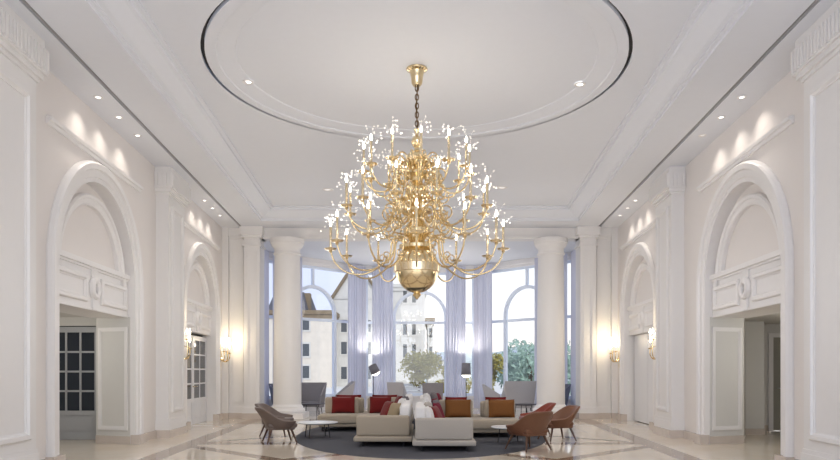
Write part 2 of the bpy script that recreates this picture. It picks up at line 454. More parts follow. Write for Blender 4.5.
# ceiling: soffit with slots, stepped coffer, flat field with round recess
mb = MB()
NS0, NS1 = .57, .645          # slot
NC = 1.38; YC = 20.85
for sd in (-1, 1):
    def st(n0, n1, y0=SNEAR, y1=22.3): mb.quad(P(sd, y0, n0, ZS), P(sd, y1, n0, ZS), P(sd, y1, n1, ZS), P(sd, y0, n1, ZS))
    st(-.1, NS0); st(NS1, NC, SNEAR, YC); st(NS0, NS1, 22.25, 22.3)
    # slot sides
    mb.quad(P(sd, SNEAR, NS0, ZS), P(sd, 22.25, NS0, ZS), P(sd, 22.25, NS0, ZS+.06), P(sd, SNEAR, NS0, ZS+.06))
    mb.quad(P(sd, SNEAR, NS1, ZS), P(sd, 22.25, NS1, ZS), P(sd, 22.25, NS1, ZS+.06), P(sd, SNEAR, NS1, ZS+.06))
    mb.quad(P(sd, 22.25, NS0, ZS), P(sd, 22.25, NS1, ZS), P(sd, 22.25, NS1, ZS+.06), P(sd, 22.25, NS0, ZS+.06))
mb.quad(P(-1, YC, NS1, ZS), P(1, YC, NS1, ZS), P(1, 22.3, NS1, ZS), P(-1, 22.3, NS1, ZS))
prof = [(0, ZS), (0, ZS+.045), (.05, ZS+.055), (.05, ZS+.08), (.12, ZS+.10), (.30, ZS+.23), (.345, ZS+.25), (.35, ZM-.04), (.42, ZM-.03), (.42, ZM)]
rows = []
for o, z in prof: rows.append([P(-1, SNEAR, NC+o, z), P(-1, YC-o, NC+o, z), P(1, YC-o, NC+o, z), P(1, SNEAR, NC+o, z)])
for a, b in zip(rows, rows[1:]):
    for k in range(3): mb.quad(a[k], a[k+1], b[k+1], b[k])
# flat field around circle
DC = (-.05, 11.35); DR = 3.35; NSEG = 96
O = .42
corners = [P(-1, SNEAR, NC+O, ZM), P(-1, YC-O, NC+O, ZM), P(1, YC-O, NC+O, ZM), P(1, SNEAR, NC+O, ZM)]
def hit(ang):
    dx, dy = cos(ang), sin(ang); best = None
    for i in range(4):
        a = Vector(corners[i][:2])-Vector(DC); b = Vector(corners[(i+1) % 4][:2])-Vector(DC); e = b-a
        den = dx*e.y-dy*e.x
        if abs(den) < 1e-9: continue
        t = (a.x*e.y-a.y*e.x)/den; u = (a.x*dy-a.y*dx)/den
        if t > 0 and -1e-6 <= u <= 1+1e-6 and (best is None or t < best): best = t
    return (DC[0]+dx*best, DC[1]+dy*best)
angs = [2*PI*i/NSEG for i in range(NSEG)] + [math.atan2(c[1]-DC[1], c[0]-DC[0]) % (2*PI) for c in corners]
angs = sorted(set(angs))
for a, b in zip(angs, angs[1:]+[angs[0]+2*PI]):
    h0, h1 = hit(a), hit(b)
    mb.quad((h0[0], h0[1], ZM), (h1[0], h1[1], ZM), (DC[0]+DR*cos(b), DC[1]+DR*sin(b), ZM), (DC[0]+DR*cos(a), DC[1]+DR*sin(a), ZM))
struct('ceiling', mb, M['ceil'])
# dome ring inside the round gap
mb = MB()
rp = [(DR-.055, ZM+.10), (DR-.055, ZM-.010), (DR-.075, ZM-.012), (DR-.22, ZM-.012), (DR-.235, ZM+.01), (DR-.27, ZM+.014), (DR-.50, ZM+.05), (DR-.515, ZM+.066), (0.0, ZM+.075)]
vs = []; fs = []
for i in range(NSEG):
    t = 2*PI*i/NSEG
    for r, z in rp: vs.append((DC[0]+r*cos(t), DC[1]+r*sin(t), z))
n = len(rp)
for i in range(NSEG):
    j = (i+1) % NSEG
    for k in range(n-1): fs.append((i*n+k, j*n+k, j*n+k+1, i*n+k+1))
mb.add(vs, fs); struct('ceiling_dome', mb, M['ceil'], smooth=True)
mb = MB()
vs = []; fs = []
for i in range(NSEG):
    t = 2*PI*i/NSEG
    for r, z in ((DR-.06, ZM+.06), (DR+.01, ZM+.06)): vs.append((DC[0]+r*cos(t), DC[1]+r*sin(t), z))
for i in range(NSEG): j = (i+1) % NSEG; fs.append((i*2, j*2, j*2+1, i*2+1))
mb.add(vs, fs); trim(mb, M['dark'], smooth=False)  # near-black ring puts the groove's shade into its colour
mb = MB(); mb.quad((-7, SNEAR, 6.6), (7, SNEAR, 6.6), (7, 22.4, 6.6), (-7, 22.4, 6.6)); mb.add([(-5.9, 22.4, 6.6), (5.9, 22.4, 6.6), (5.9, 24.7, 6.6), (2.5, 28.2, 6.6), (-2.5, 28.2, 6.6), (-5.9, 24.7, 6.6)], [tuple(range(6))]); struct('ceiling_slab', mb, M['ceil'])
# linear diffusers in the slots
for sd in (-1, 1):
    mb = MB(); mb.quad(P(sd, SNEAR, NS0, ZS+.05), P(sd, 22.25, NS0, ZS+.05), P(sd, 22.25, NS1, ZS+.05), P(sd, SNEAR, NS1, ZS+.05)); trim(mb, M['slot'], smooth=False)
    mb = MB(); m0, m1 = NS0+.034, NS0+.044
    for n_ in (0,):
        A = [P(sd, SNEAR, m0, ZS+.001), P(sd, 22.25, m0, ZS+.001), P(sd, 22.25, m1, ZS+.001), P(sd, SNEAR, m1, ZS+.001)]
        B = [(x, y, z+.04) for x, y, z in A]
        mb.add(A+B, [(0, 1, 2, 3), (4, 5, 6, 7), (0, 1, 5, 4), (2, 3, 7, 6)])
    trim(mb, M['greylt'], smooth=False)

# ---------------------------------------------------------------- bay: beam, ceiling, windows
YB, AP, TH = 22.4, 5.6, R(46)
HB = AP*math.tan(TH/2)
ZB = 5.70
mb = MB()
mb.box(-5.0, 5.0, 21.90, 22.35, 5.62, ZS); mb.box(-5.0, 5.0, 21.86, 22.34, 5.66, 5.70)
struct('wall_beam', mb, M['pil'])
def facet(i): # i = -2..2 ; returns origin (mid), tangent, inward
    a = TH*i
    return Vector((AP*sin(a), YB+AP*cos(a), 0)), Vector((cos(a), -sin(a), 0)), Vector((-sin(a), -cos(a), 0))
mb = MB()
pts = [facet(i)[0]+facet(i)[1]*(HB*sg) for i in (-2, -1, 0, 1, 2) for sg in (-1, 1)]
mb.add([(p.x*1.03, max(p.y+.1, 22.3), ZB) for p in pts], [tuple(range(len(pts)))])
struct('ceiling_bay', mb, M['ceil'])
ZSILL, ZHEAD, ZTR = .5, 5.42, 3.42
WR, WSP = 1.03, 3.62
wn = 0
for i in (-2, -1, 0, 1, 2):
    o, t, n = facet(i)
    def F(u, d, z): return o+t*u+n*d+Vector((0, 0, z))
    def fbx(mb, u0, u1, d0, d1, z0, z1):
        vs = [F(u, d, z) for z in (z0, z1) for d in (d0, d1) for u in (u0, u1)]
        mb.add(vs, [(0, 2, 3, 1), (4, 5, 7, 6), (0, 1, 5, 4), (2, 6, 7, 3), (0, 4, 6, 2), (1, 3, 7, 5)])
    mb = MB()
    UA, UB = (-HB if i > -2 else .3), (HB if i < 2 else -.3)
    fbx(mb, UA, UB, -.12, .12, 0, ZSILL); fbx(mb, UA, UB, -.12, .12, ZHEAD, ZB+.05)
    fbx(mb, UA, UB, .121, .18, ZHEAD+.1, ZHEAD+.16); fbx(mb, UA, UA+.2, -.115, .115, ZSILL, ZHEAD); fbx(mb, UB-.2, UB, -.115, .115, ZSILL, ZHEAD)
    fbx(mb, UA, UB, .121, .22, ZSILL-.05, ZSILL)
    struct('wall_bay_%s' % ('outer_left', 'left', 'centre', 'right', 'outer_right')[i+2], mb, M['trim'])
    wn += 1
    root = sroot('window_%d' % wn)
    mb = MB(); UA += .2; UB -= .2; full = abs(i) < 2
    fbx(mb, UA, UA+.1, -.05, .06, ZSILL, ZHEAD); fbx(mb, UB-.1, UB, -.05, .06, ZSILL, ZHEAD)
    fbx(mb, UA+.1, UB-.1, -.05, .06, ZSILL, ZSILL+.1); fbx(mb, UA+.1, UB-.1, -.05, .06, ZHEAD-.09, ZHEAD)
    fbx(mb, UA+.1, UB-.1, -.045, .05, ZTR-.05, ZTR+.05)
    if full:
        for sg in (-1, 1): fbx(mb, sg*WR-.06, sg*WR+.06, -.05, .07, ZSILL+.1, WSP)
        fbx(mb, -.05, .05, -.05, .05, WSP+WR+.02, ZHEAD-.09)
    rows = []
    for k in range(25 if full else 0):
        a = PI*k/24
        rows.append([F(r*cos(a), d, WSP+r*sin(a)) for r, d in ((WR-.06, -.05), (WR-.06, .07), (WR+.06, .07), (WR+.06, -.05))])
    for a, b in zip(rows, rows[1:]):
        for k in range(4): mb.quad(a[k], a[(k+1) % 4], b[(k+1) % 4], b[k])
    mb.build('window_frame', M['frame'], root)
    mb = MB(); mb.quad(F(UA, 0, ZSILL), F(UB, 0, ZSILL), F(UB, 0, ZHEAD), F(UA, 0, ZHEAD)); mb.build('pane', M['glass'], root)
# curtains
def curtain(i, u0, u1, label):
    a = TH*i; ap = AP-.42
    o = Vector((ap*sin(a), YB+ap*cos(a), 0)); t = Vector((cos(a), -sin(a), 0)); n = Vector((-sin(a), -cos(a), 0))
    mb = MB(); N = 60; vs = []
    for k in range(N+1):
        u = u0+(u1-u0)*k/N; d = .026*sin(k/N*2*PI*6.5+i)+.012*sin(k*.9)
        for z in (.02, 1.6, 3.4, 5.60): vs.append(o+t*u+n*d*(1.15 if z < 3 else .8)+Vector((0, 0, z)))
    mb.add(vs, [(k*4+j, (k+1)*4+j, (k+1)*4+j+1, k*4+j+1) for k in range(N) for j in range(3)])
    c = mb.build('curtain', M['curtain'], None, True, ang=80)
    tag(c, label, 'curtain', 'full height sheer curtains in the bay')
IE = (AP-.42)*math.tan(TH/2)-.15
curtain(0, -1.88, -1.06, 'pale lilac curtain just right of the tilted floor lamp, edging the middle window')
curtain(0, 1.02, 1.80, 'pale lilac curtain just left of the drum shade lamp, edging the middle window')
curtain(-1, 1.38, 2.28, 'pale lilac curtain just left of the tilted floor lamp')
curtain(1, -2.28, -1.38, 'pale lilac curtain just right of the drum shade lamp')
curtain(-1, -IE, -.80, 'pale lilac curtain edge showing right behind the left column')
curtain(1, .66, IE, 'pale lilac curtain edge showing right behind the right column')
curtain(-2, 1.2, IE, 'bluish curtain sliver between left column and wall end')
curtain(2, -IE, -1.2, 'bluish curtain sliver between right column and wall end')

# columns
def column(x, label):
    t = thing('column', label, 'column', (x, 22.05, 0), 0, 'round columns at the bay mouth')
    MB().lathe([(.52, .17), (.56, .20), (.57, .25), (.54, .30), (.50, .33), (.50, .36), (.47, .40), (.44, .44)], 40).build('column_base', M['trim'], t, True)
    b = MB(); b.rbox(-.60, .60, -.60, .60, 0, .18, .012, 2); b.build('plinth', M['trim'], t)
    pr = [(.44, .42)]+[(.44-.045*((k/12)**1.8), .42+4.7*k/12) for k in range(1, 13)]
    MB().lathe(pr, 48).build('shaft', M['pil'], t, True)
    MB().lathe([(.395, 5.10), (.43, 5.13), (.43, 5.17), (.40, 5.19), (.40, 5.30), (.42, 5.33), (.47, 5.38), (.50, 5.43), (.50, 5.47), (.53, 5.48), (.53, 5.62)], 40).build('capital', M['pil'], t, True)
column(-4.18, 'round white column left of the seating, nearer the grey armchairs')
column(4.12, 'round white column right of the seating, nearer the brown armchairs')

# ---------------------------------------------------------------- doors
def french_leaf(name, mapf, w, h, cols, rows, zp, frame_m, panel_m, glass_m, parent, panels=1):
    """mapf(u, d, z) -> point; leaf with glazing above zp and solid panel below"""
    def bx(mb, u0, u1, d0, d1, z0, z1):
        vs = [mapf(u, d, z) for z in (z0, z1) for d in (d0, d1) for u in (u0, u1)]
        mb.add(vs, [(0, 2, 3, 1), (4, 5, 7, 6), (0, 1, 5, 4), (2, 6, 7, 3), (0, 4, 6, 2), (1, 3, 7, 5)])
    mb = MB(); st = .10
    bx(mb, 0, st, -.03, .03, .003, h); bx(mb, w-st, w, -.03, .03, .003, h)
    bx(mb, st, w-st, -.03, .03, h-.12, h); bx(mb, st, w-st, -.03, .03, .003, .14); bx(mb, st, w-st, -.03, .03, zp-.1, zp)
    gw = (w-2*st)/cols; gh = (h-.12-zp)/rows
    for c in range(1, cols): bx(mb, st+gw*c-.02, st+gw*c+.02, -.025, .025, zp, h-.12)
    for r in range(1, rows): bx(mb, st, w-st, -.025, .025, zp+gh*r-.02, zp+gh*r+.02)
    lf = mb.build(name, frame_m, parent)
    mb = MB(); bx(mb, st, w-st, -.006, .006, zp, h-.12); mb.build('glazing', glass_m, lf)
    mb = MB(); bx(mb, st, w-st, -.012, .012, .14, zp-.1)
    pw = (w-2*st)/panels
    for k in range(panels): bx(mb, st+pw*k+.06, st+pw*(k+1)-.06, -.022, .022, .19, zp-.15)
    mb.build('lower_panel', panel_m, lf)
    return lf
# left far arch: french doors
c, w = ARCH[1]
root = sroot('door_1')
for k in range(2):
    s0 = c-w+.04+k*(w-.02)
    lf = french_leaf('door_leaf', lambda u, d, z, s0=s0: Vector(P(-1, s0+u, -.26+d, z)), w-.06, 2.46, 2, 4, .72, M['doorpaint'], M['doorpaint'], M['dglass'], root, 2)
    mb = MB(); h = Vector(P(-1, c+(-.1 if k == 0 else .1), -.21, 1.05)); mb.tube([h, h+Vector((.05, 0, 0)), h+Vector((.05, (-.1 if k == 0 else .1), 0))], .012); mb.build('handle', M['gold'], lf)
# right far arch: plain white double doors
root = sroot('door_2')
for k in range(2):
    s0 = c-w+.06+k*(w-.05)
    mb = MB(); vs = [P(1, s, n, z) for z in (.02, 2.52) for s in (s0, s0+w-.085) for n in (-.30, -.25)]
    mb.add(vs, [(0, 2, 3, 1), (4, 5, 7, 6), (0, 1, 5, 4), (2, 6, 7, 3), (0, 4, 6, 2), (1, 3, 7, 5)])
    lf = mb.build('door_leaf', M['doorpaint'], root)
    mb = MB(); vs = [P(1, s, n, z) for z in (.02, .035) for s in (s0, s0+w-.085) for n in (-.25, -.24)]
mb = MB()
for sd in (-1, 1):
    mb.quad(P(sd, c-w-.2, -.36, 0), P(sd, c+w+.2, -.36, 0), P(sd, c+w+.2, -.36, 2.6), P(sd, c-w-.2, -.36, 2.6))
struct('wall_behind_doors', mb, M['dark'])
mb = MB()
for sd in (-1, 1):
    for a in (c-w+.006, c+w-.006):
        mb.quad(P(sd, a, -.04, 0), P(sd, a, -.36, 0), P(sd, a, -.36, 2.54), P(sd, a, -.04, 2.54))
trim(mb, M['trim'], smooth=False)

# vestibules behind the near arches
c, w = ARCH[0]
def pan(mb, a, b, z0, z1, d=.02):
    """moulded frame on the vertical plane a->b (xy), facing -y side"""
    a = Vector((*a, 0)); b = Vector((*b, 0)); t = (b-a).normalized(); n = Vector((t.y, -t.x, 0))
    if n.y > 0: n = -n
    L = (b-a).length
    def bx(u0, u1, z0, z1, h):
        vs = [a+t*u+n*dd+Vector((0, 0, z)) for z in (z0, z1) for dd in (-.01, h) for u in (u0, u1)]
        mb.add(vs, [(0, 2, 3, 1), (4, 5, 7, 6), (0, 1, 5, 4), (2, 6, 7, 3), (0, 4, 6, 2), (1, 3, 7, 5)])
    for o0, o1, h in ((0, .05, .03), (.05, .08, .015)):
        bx(o0, o1, z0+o0, z1-o0, h); bx(L-o1, L-o0, z0+o0, z1-o0, h); bx(o1, L-o1, z0+o0, z0+o1, h); bx(o1, L-o1, z1-o1, z1-o0, h)
for sd in (-1, 1):
    nm = 'left' if sd < 0 else 'right'
    x0 = WX(c+w); far_s = c+w
    A = (sd*(x0+.05), far_s+.0); B = (sd*(x0+.88), far_s+.30)
    mb = MB()
    mb.quad((*A, 0), (*B, 0), (*B, 2.7), (*A, 2.7))
    t = (Vector(B)-Vector(A))
    struct('wall_reveal_panel_'+nm, mb, M['vest']); mb = MB()  # greyer than its frame: the recessed panel's shading is put into the colour
    pan(mb, tuple(Vector(A)+t*.08), tuple(Vector(A)+t*.92), .28, 2.35)
    # near jamb
    mb.quad((sd*(WX(c-w)-.0), c-w, 0), (sd*(WX(c-w)+.55), c-w, 0), (sd*(WX(c-w)+.55), c-w, 2.7), (sd*(WX(c-w)), c-w, 2.7))
    struct('wall_reveal_'+nm, mb, M['trim'])
    mb = MB(); n_ = Vector((0, -.03))
    a3 = [Vector((A[0], A[1]-.03, 0)), Vector((B[0], B[1]-.03, 0))]
    mb.quad(a3[0], a3[1], a3[1]+Vector((0, 0, .16)), a3[0]+Vector((0, 0, .16))); mb.quad(a3[0]+Vector((0, 0, .16)), a3[1]+Vector((0, 0, .16)), Vector((*B, .16)), Vector((*A, .16)))
    struct('baseboard_reveal_'+nm, mb, M['base'])
    mb = MB()
    mb.quad((sd*(WX(8)+.3), 8.2, 2.62), (sd*11, 8.2, 2.62), (sd*11, 21, 2.62), (sd*(WX(20)+.5), 21, 2.62))
    lamp_point((sd*7.6, 13.0, 2.2), 30, (1, .96, .88), .3)  # added fill light for the vestibule, no fitting modelled
    struct('ceiling_vestibule_'+nm, mb, M['vest'])
    mb = MB()
    mb.quad((sd*11, 8.2, 0), (sd*11, 21, 0), (sd*11, 21, 2.7), (sd*11, 8.2, 2.7))
    mb.quad((sd*(WX(8)+.3), 8.2, 0), (sd*11, 8.2, 0), (sd*11, 8.2, 2.7), (sd*(WX(8)+.3), 8.2, 2.7))
    struct('wall_vestibule_'+nm, mb, M['vest'])
# left: french door screen facing the camera
mb = MB(); Y0 = 15.0
mb.quad((-6.5, 14.3, 0), (-6.80, Y0, 0), (-6.80, Y0, 2.65), (-6.5, 14.3, 2.65))
mb.box(-11, -6.78, Y0, Y0+.1, 2.44, 2.65); mb.box(-11, -6.75, Y0-.05, Y0, 2.56, 2.62); mb.box(-6.86, -6.76, Y0-.04, Y0+.1, 0, 2.5)
mb.box(-11, -9.2, Y0, Y0+.1, 0, 2.5)
struct('wall_screen_left', mb, M['vest'])
root = sroot('door_3')
for k in range(2):
    french_leaf('door_leaf', lambda u, d, z, k=k: Vector((-6.88-1.14*k-u, Y0+.04-d, z)), 1.12, 2.42, 3, 4, .62, M['doorgrey'], M['doorgrey'], M['dglass'], root)
mb = MB(); mb.quad((-11, Y0+.35, 0), (-6.4, Y0+.35, 0), (-6.4, Y0+.35, 2.7), (-11, Y0+.35, 2.7)); struct('wall_behind_screen', mb, M['dark'])  # added dark sheet stopping light under the doors, for a dark room
# right: stepped walls and dark doorway
mb = MB()
mb.quad((6.6, 14.3, 0), (7.25, 15.6, 0), (7.25, 15.6, 2.65), (6.6, 14.3, 2.65))
mb.box(7.15, 7.97, 16.2, 16.35, 0, 2.65); mb.quad((7.25, 15.6, 0), (7.25, 16.3, 0), (7.25, 16.3, 2.65), (7.25, 15.6, 2.65))
mb.box(7.91, 7.97, 16.351, 17.2, 0, 2.65)
mb.box(7.91, 8.55, 17.201, 17.3, 0, 2.65); mb.box(8.55, 11, 17.201, 17.3, 2.38, 2.65)
struct('wall_screen_right', mb, M['vest'])
mb = MB(); mb.box(8.55, 8.66, 17.15, 17.32, 0, 2.40); mb.box(8.66, 10.4, 17.15, 17.32, 2.30, 2.40); trim(mb, M['trim'], smooth=False)
mb = MB(); mb.box(8.665, 10.4, 17.22, 17.28, .01, 2.30)  # dark slab fills the doorway, its colour standing for the dim corridor
root = sroot('door_4'); lf = mb.build('door_leaf', M['vestdark'], root)
mb = MB(); mb.tube([(8.80, 17.22, 1.05), (8.80, 17.17, 1.05), (8.92, 17.17, 1.05)], .012); mb.build('handle', M['steel'], lf)
mb = MB(); mb.box(7.15, 7.98, 16.17, 16.2, 0, .14); mb.box(7.97, 8.54, 17.17, 17.2, 0, .14); struct('baseboard_screen_right', mb, M['base'])

# ---------------------------------------------------------------- ceiling lights
dl0 = None
def downlight(x, y, z, lit, label, group, r=.055):
    t = thing('ceiling_downlight', label, 'downlight', (x, y, z), 0, group)
    MB().lathe([(r*.72, -.002), (r*.75, -.012), (r*1.25, -.014), (r*1.35, -.002)], 20, cap=False).build('rim', M['trim'], t, True)
    MB().lathe([(.001, -.004), (r*.73, -.004)], 20, cap=False).build('lens', M['down'] if lit else M['downoff'], t)
ordn = ('nearest', 'middle', 'farthest')
for sd in (-1, 1):
    for ai, ss in ((0, (11.45, 12.35, 13.3)), (1, (18.35, 19.2, 20.1))):
        for k, s in enumerate(ss):
            x, y, z = P(sd, s, .33, ZS)
            lit = not (sd == 1 and ai == 0 and k == 2)
            downlight(x, y, z, lit, 'small round recessed spot over the %s %s arch, %s of its three' % ('near' if ai == 0 else 'far', 'left' if sd < 0 else 'right', ordn[k]), 'recessed spots above the wall arches')
            lamp_spot((x, y, z-.03), 26, 118, .85, (1, .91, .80), .06)
for (x, y, z, lab) in ((-2.9, 11.8, ZM+.044, 'bright recessed spot inside the round ceiling recess, left of chandelier'), (2.72, 11.9, ZM+.044, 'bright recessed spot inside the round ceiling recess, right of chandelier')):
    downlight(x, y, z, True, lab, 'spots in the round recess', .075); lamp_spot((x, y, z-.04), 60, 90, .8)
for (x, y, lab) in ((-2.45, 18.6, 'dim round fitting in flat ceiling left of the chandelier candles'), (2.15, 18.4, 'dim round fitting in flat ceiling right of the chandelier candles')):
    downlight(x, y, ZM, False, lab, 'dim ceiling fittings', .11)

# ---------------------------------------------------------------- chandelier
CH = (-.05, 11.35)
ch = thing('chandelier', 'huge three-tiered brass chandelier with sparkling candle lamps hanging from round recess', 'chandelier', (CH[0], CH[1], 2.62))
def Zr(z): return z-2.62
MB().lathe([(.02, 0), (.06, -.01), (.08, -.10), (.10, -.2), (.135, -.25), (.16, -.27), (.165, -.29), (.15, -.31), (0.02, -.31)][::-1] and [(.03, Zr(6.09)), (.06, Zr(6.09)), (.085, Zr(6.12)), (.10, Zr(6.24)), (.12, Zr(6.32)), (.165, Zr(6.34)), (.175, Zr(6.36)), (.165, Zr(6.372))], 28).build('canopy', M['gold'], ch, True)
mb = MB()
zc = 6.09; k = 0
while zc > 5.40:
    lo = []
    for q in range(12):
        a = 2*PI*q/12; u, v = .028*cos(a), .052*sin(a)
        lo.append((u, 0, Zr(zc)-.04+v) if k % 2 == 0 else (0, u, Zr(zc)-.04+v))
    mb.tube(lo, .009, 6, closed=True); zc -= .072; k += 1
mb.tube([(.012, .01, Zr(6.1)), (-.012, -.01, Zr(5.75)), (.012, .01, Zr(5.36))], .012, 6)
mb.build('chain', M['bronze'], ch, True)
stem = [(.02, 5.40), (.05, 5.38), (.03, 5.33), (.03, 5.28), (.075, 5.24), (.095, 5.18), (.075, 5.12), (.04, 5.08), (.05, 5.04), (.12, 5.0), (.17, 4.95), (.19, 4.88), (.16, 4.80), (.10, 4.75), (.13, 4.71), (.21, 4.68), (.21, 4.64), (.12, 4.60), (.09, 4.54), (.13, 4.46), (.19, 4.38), (.20, 4.30), (.15, 4.22), (.10, 4.17), (.14, 4.12), (.25, 4.08), (.25, 4.03), (.14, 3.98), (.10, 3.92), (.16, 3.84), (.22, 3.76), (.22, 3.68), (.15, 3.61), (.12, 3.57), (.2, 3.53), (.29, 3.50), (.29, 3.45), (.17, 3.41)]
MB().lathe([(r, Zr(z)) for r, z in stem], 28).build('stem', M['gold'], ch, True)
ball = [(.02, 3.52)]+[(max(.02, .355*sin(PI*k/20)), 3.13+.40*cos(PI*k/20)) for k in range(2, 20)]
ball += [(.05, 2.73), (.07, 2.70), (.045, 2.67), (.02, 2.64), (.005, 2.62)]
MB().lathe([(r, Zr(z)) for r, z in ball], 36).build('ball', M['gold'], ch, True, ang=60)
MB().lathe([(.362, Zr(3.20)), (.372, Zr(3.19)), (.372, Zr(3.07)), (.362, Zr(3.06))], 36).build('ball_band', M['gold2'], ch, True)
rnd = random.Random(3)
def spark_mesh():  # sparkle around a bulb, shaped as small glowing points on hair-thin slivers
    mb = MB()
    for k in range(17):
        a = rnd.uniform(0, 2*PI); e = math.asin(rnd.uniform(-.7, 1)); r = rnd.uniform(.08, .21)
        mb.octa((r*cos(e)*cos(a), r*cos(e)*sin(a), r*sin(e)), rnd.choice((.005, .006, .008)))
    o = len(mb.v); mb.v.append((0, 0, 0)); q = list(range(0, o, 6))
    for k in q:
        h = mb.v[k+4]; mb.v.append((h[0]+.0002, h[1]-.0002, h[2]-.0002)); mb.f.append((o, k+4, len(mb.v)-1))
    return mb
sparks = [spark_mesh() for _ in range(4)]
def arm_set(radius, zcup, n, phase, drop, zroot, r0, ti):
    # all in local coords of arm: x outward, origin on axis at cup level
    prof = [(r0, zroot), (r0+.10, zroot+.08), (r0+.20, zroot+.05), (r0+.26, -drop*.35), (radius*.52, -drop*.86), (radius*.68, -drop), (radius*.84, -drop*.86), (radius*.95, -drop*.5), (radius, -.03)]
    path = catmull([(x, 0, z) for x, z in prof], 5)
    mb = MB(); mb.tube(path, [.017-.004*i/len(path) for i in range(len(path))], 7)
    # scroll on the underside
    cx, cz = radius*.40, -drop*.34
    sc = [(cx+.02*q*.5*cos(q*.75)*.55, 0, cz+.02*q*.5*sin(q*.75)*.55) for q in range(3, 16)]
    mb.tube(sc, .010, 6)
    arm0 = mb.build('arm', M['gold'], ch, True, ang=60)
    pan_ = MB().lathe([(.012, -.05), (.03, -.03), (.022, -.005), (.085, .0), (.105, .022), (.10, .024), (.03, .014), (.028, .05), (.02, .06)], 18).build('drip_pan', M['gold2'], arm0, True)
    can = MB().lathe([(.019, .05), (.019, .37), (.012, .385)], 10).build('candle', M['gold2'], arm0, True)
    bul = MB().lathe([(.008, .38), (.018, .40), (.02, .425), (.012, .46), (.002, .49)], 10).build('bulb', M['spark2'], arm0, True)
    for o in (pan_, can, bul): o.location = (radius, 0, 0)
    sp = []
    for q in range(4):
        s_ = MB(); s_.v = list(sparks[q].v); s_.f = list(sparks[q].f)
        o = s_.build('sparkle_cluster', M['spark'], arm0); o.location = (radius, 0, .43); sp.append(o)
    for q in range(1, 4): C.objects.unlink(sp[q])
    arm0.location = (0, 0, Zr(zcup))
    for k in range(n):
        a = 2*PI*(k+phase)/n
        if k == 0: A = arm0; A.rotation_euler = (0, 0, a)
        else:
            A = arm0.copy(); C.objects.link(A); A.parent = ch; A.rotation_euler = (0, 0, a)
            for chd in (pan_, can, bul): d = chd.copy(); C.objects.link(d); d.parent = A
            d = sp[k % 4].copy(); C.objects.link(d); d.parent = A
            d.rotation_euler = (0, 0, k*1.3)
        if k % 3 == 0: lamp_point((CH[0]+radius*1.0*cos(a), CH[1]+radius*sin(a), zcup+.62), 2.6, (1, .92, .80))
arm_set(1.40, 3.43, 12, .0, .40, .10, .20, 0)
arm_set(1.15, 4.06, 12, .5, .34, .08, .17, 1)
arm_set(.86, 4.66, 12, .15, .30, .06, .13, 2)
# ornamental scrolls around the stem
for zt, rr in ((4.62, .36), (4.30, .42), (4.02, .46), (3.74, .48), (4.85, .28)):
    mb = MB(); pts = []
    for q in range(26):
        tq = q/25; a = -PI*.6+tq*PI*2.6; r_ = .13*(1-.72*tq)
        pts.append((rr+r_*cos(a), 0, r_*sin(a)+.02))
    pts = [(.12, 0, .02), (.20, 0, -.10)]+pts
    mb.tube(pts, .012, 6); mb.lathe([(.001, -.05), (.018, -.03), (.022, -.01), (.012, .01), (.001, .03)], 8, c=(rr-.03, 0, -.14))
    s0 = mb.build('scroll', M['gold2'], ch, True, ang=60); s0.location = (0, 0, Zr(zt))
    for k in range(10):
        a = 2*PI*(k+.37)/10+zt
        s = s0 if k == 0 else s0.copy()
        if k: C.objects.link(s); s.parent = ch
        s.rotation_euler = (0, 0, a)

# ---------------------------------------------------------------- wall sconces
def sconce(side, s, label):
    x, y, z = P(side, s, .04, 2.0)
    t = thing('wall_sconce', label, 'wall light', (x, y, z), R(-90) if side > 0 else R(90), 'brass candle sconces')
    # local: -y is... wall behind at +y, room at -y after rotation handled: local +x along wall
    mb = MB(); mb.lathe([(.001, -.42), (.02, -.40), (.035, -.33), (.03, -.28), (.055, -.20), (.07, -.08), (.055, .05), (.03, .12), (.04, .18), (.02, .25), (.001, .30)], 14)
    mb.v = [(vx, vy*.5, vz) for vx, vy, vz in mb.v]
    mb.build('backplate', M['gold'], t, True)
    for (dx, dy, dz) in ((-.17, -.16, .05), (.17, -.16, .05), (0, -.27, .0), (-.09, -.24, .22), (.09, -.24, .22)):
        mb = MB(); mb.tube(catmull([(0, -.02, -.12), (dx*.5, dy*.6, -.24), (dx*.95, dy, -.14), (dx, dy, dz)], 5), .013, 6)
        mb.lathe([(.012, 0), (.05, .01), (.058, .03), (.02, .03), (.02, .05)], 12, c=(dx, dy, dz))
        a = mb.build('arm', M['gold'], t, True, ang=60)
        MB().lathe([(.016, .05), (.016, .17)], 8, c=(dx, dy, dz)).build('candle', M['trim'], a, True)
        MB().lathe([(.01, .17), (.024, .20), (.022, .235), (.006, .275), (.001, .285)], 10, c=(dx, dy, dz)).build('bulb', M['spark2'], a, True)
    fx = P(side, s, .32, 2.42); lamp_point(fx, 15, (1, .80, .50), .04)
for sd in (-1, 1):
    for s, nmm in ((17.0, 'between fluted pilaster and far arch'), (21.45, 'beyond the far arch near the wall corner')):
        sconce(sd, s, 'lit brass sconce on %s wall %s' % ('left' if sd < 0 else 'right', nmm))

# ---------------------------------------------------------------- rug
mb = MB(); vs = []
N = 96; RC = (0.02, 16.7); ra, rb = 2.85, 5.05
top = [(RC[0]+ra*cos(2*PI*k/N), RC[1]+rb*sin(2*PI*k/N), .006) for k in range(N)]
bot = [(RC[0]+(ra+.01)*cos(2*PI*k/N), RC[1]+(rb+.01)*sin(2*PI*k/N), 0.001) for k in range(N)]
mb.add(top+bot, [list(range(N))]+[(k, (k+1) % N, N+(k+1) % N, N+k) for k in range(N)])
tag(mb.build('rug', M['rug']), 'large dark slate oval rug under the central sofas', 'rug')
RZ = .0065

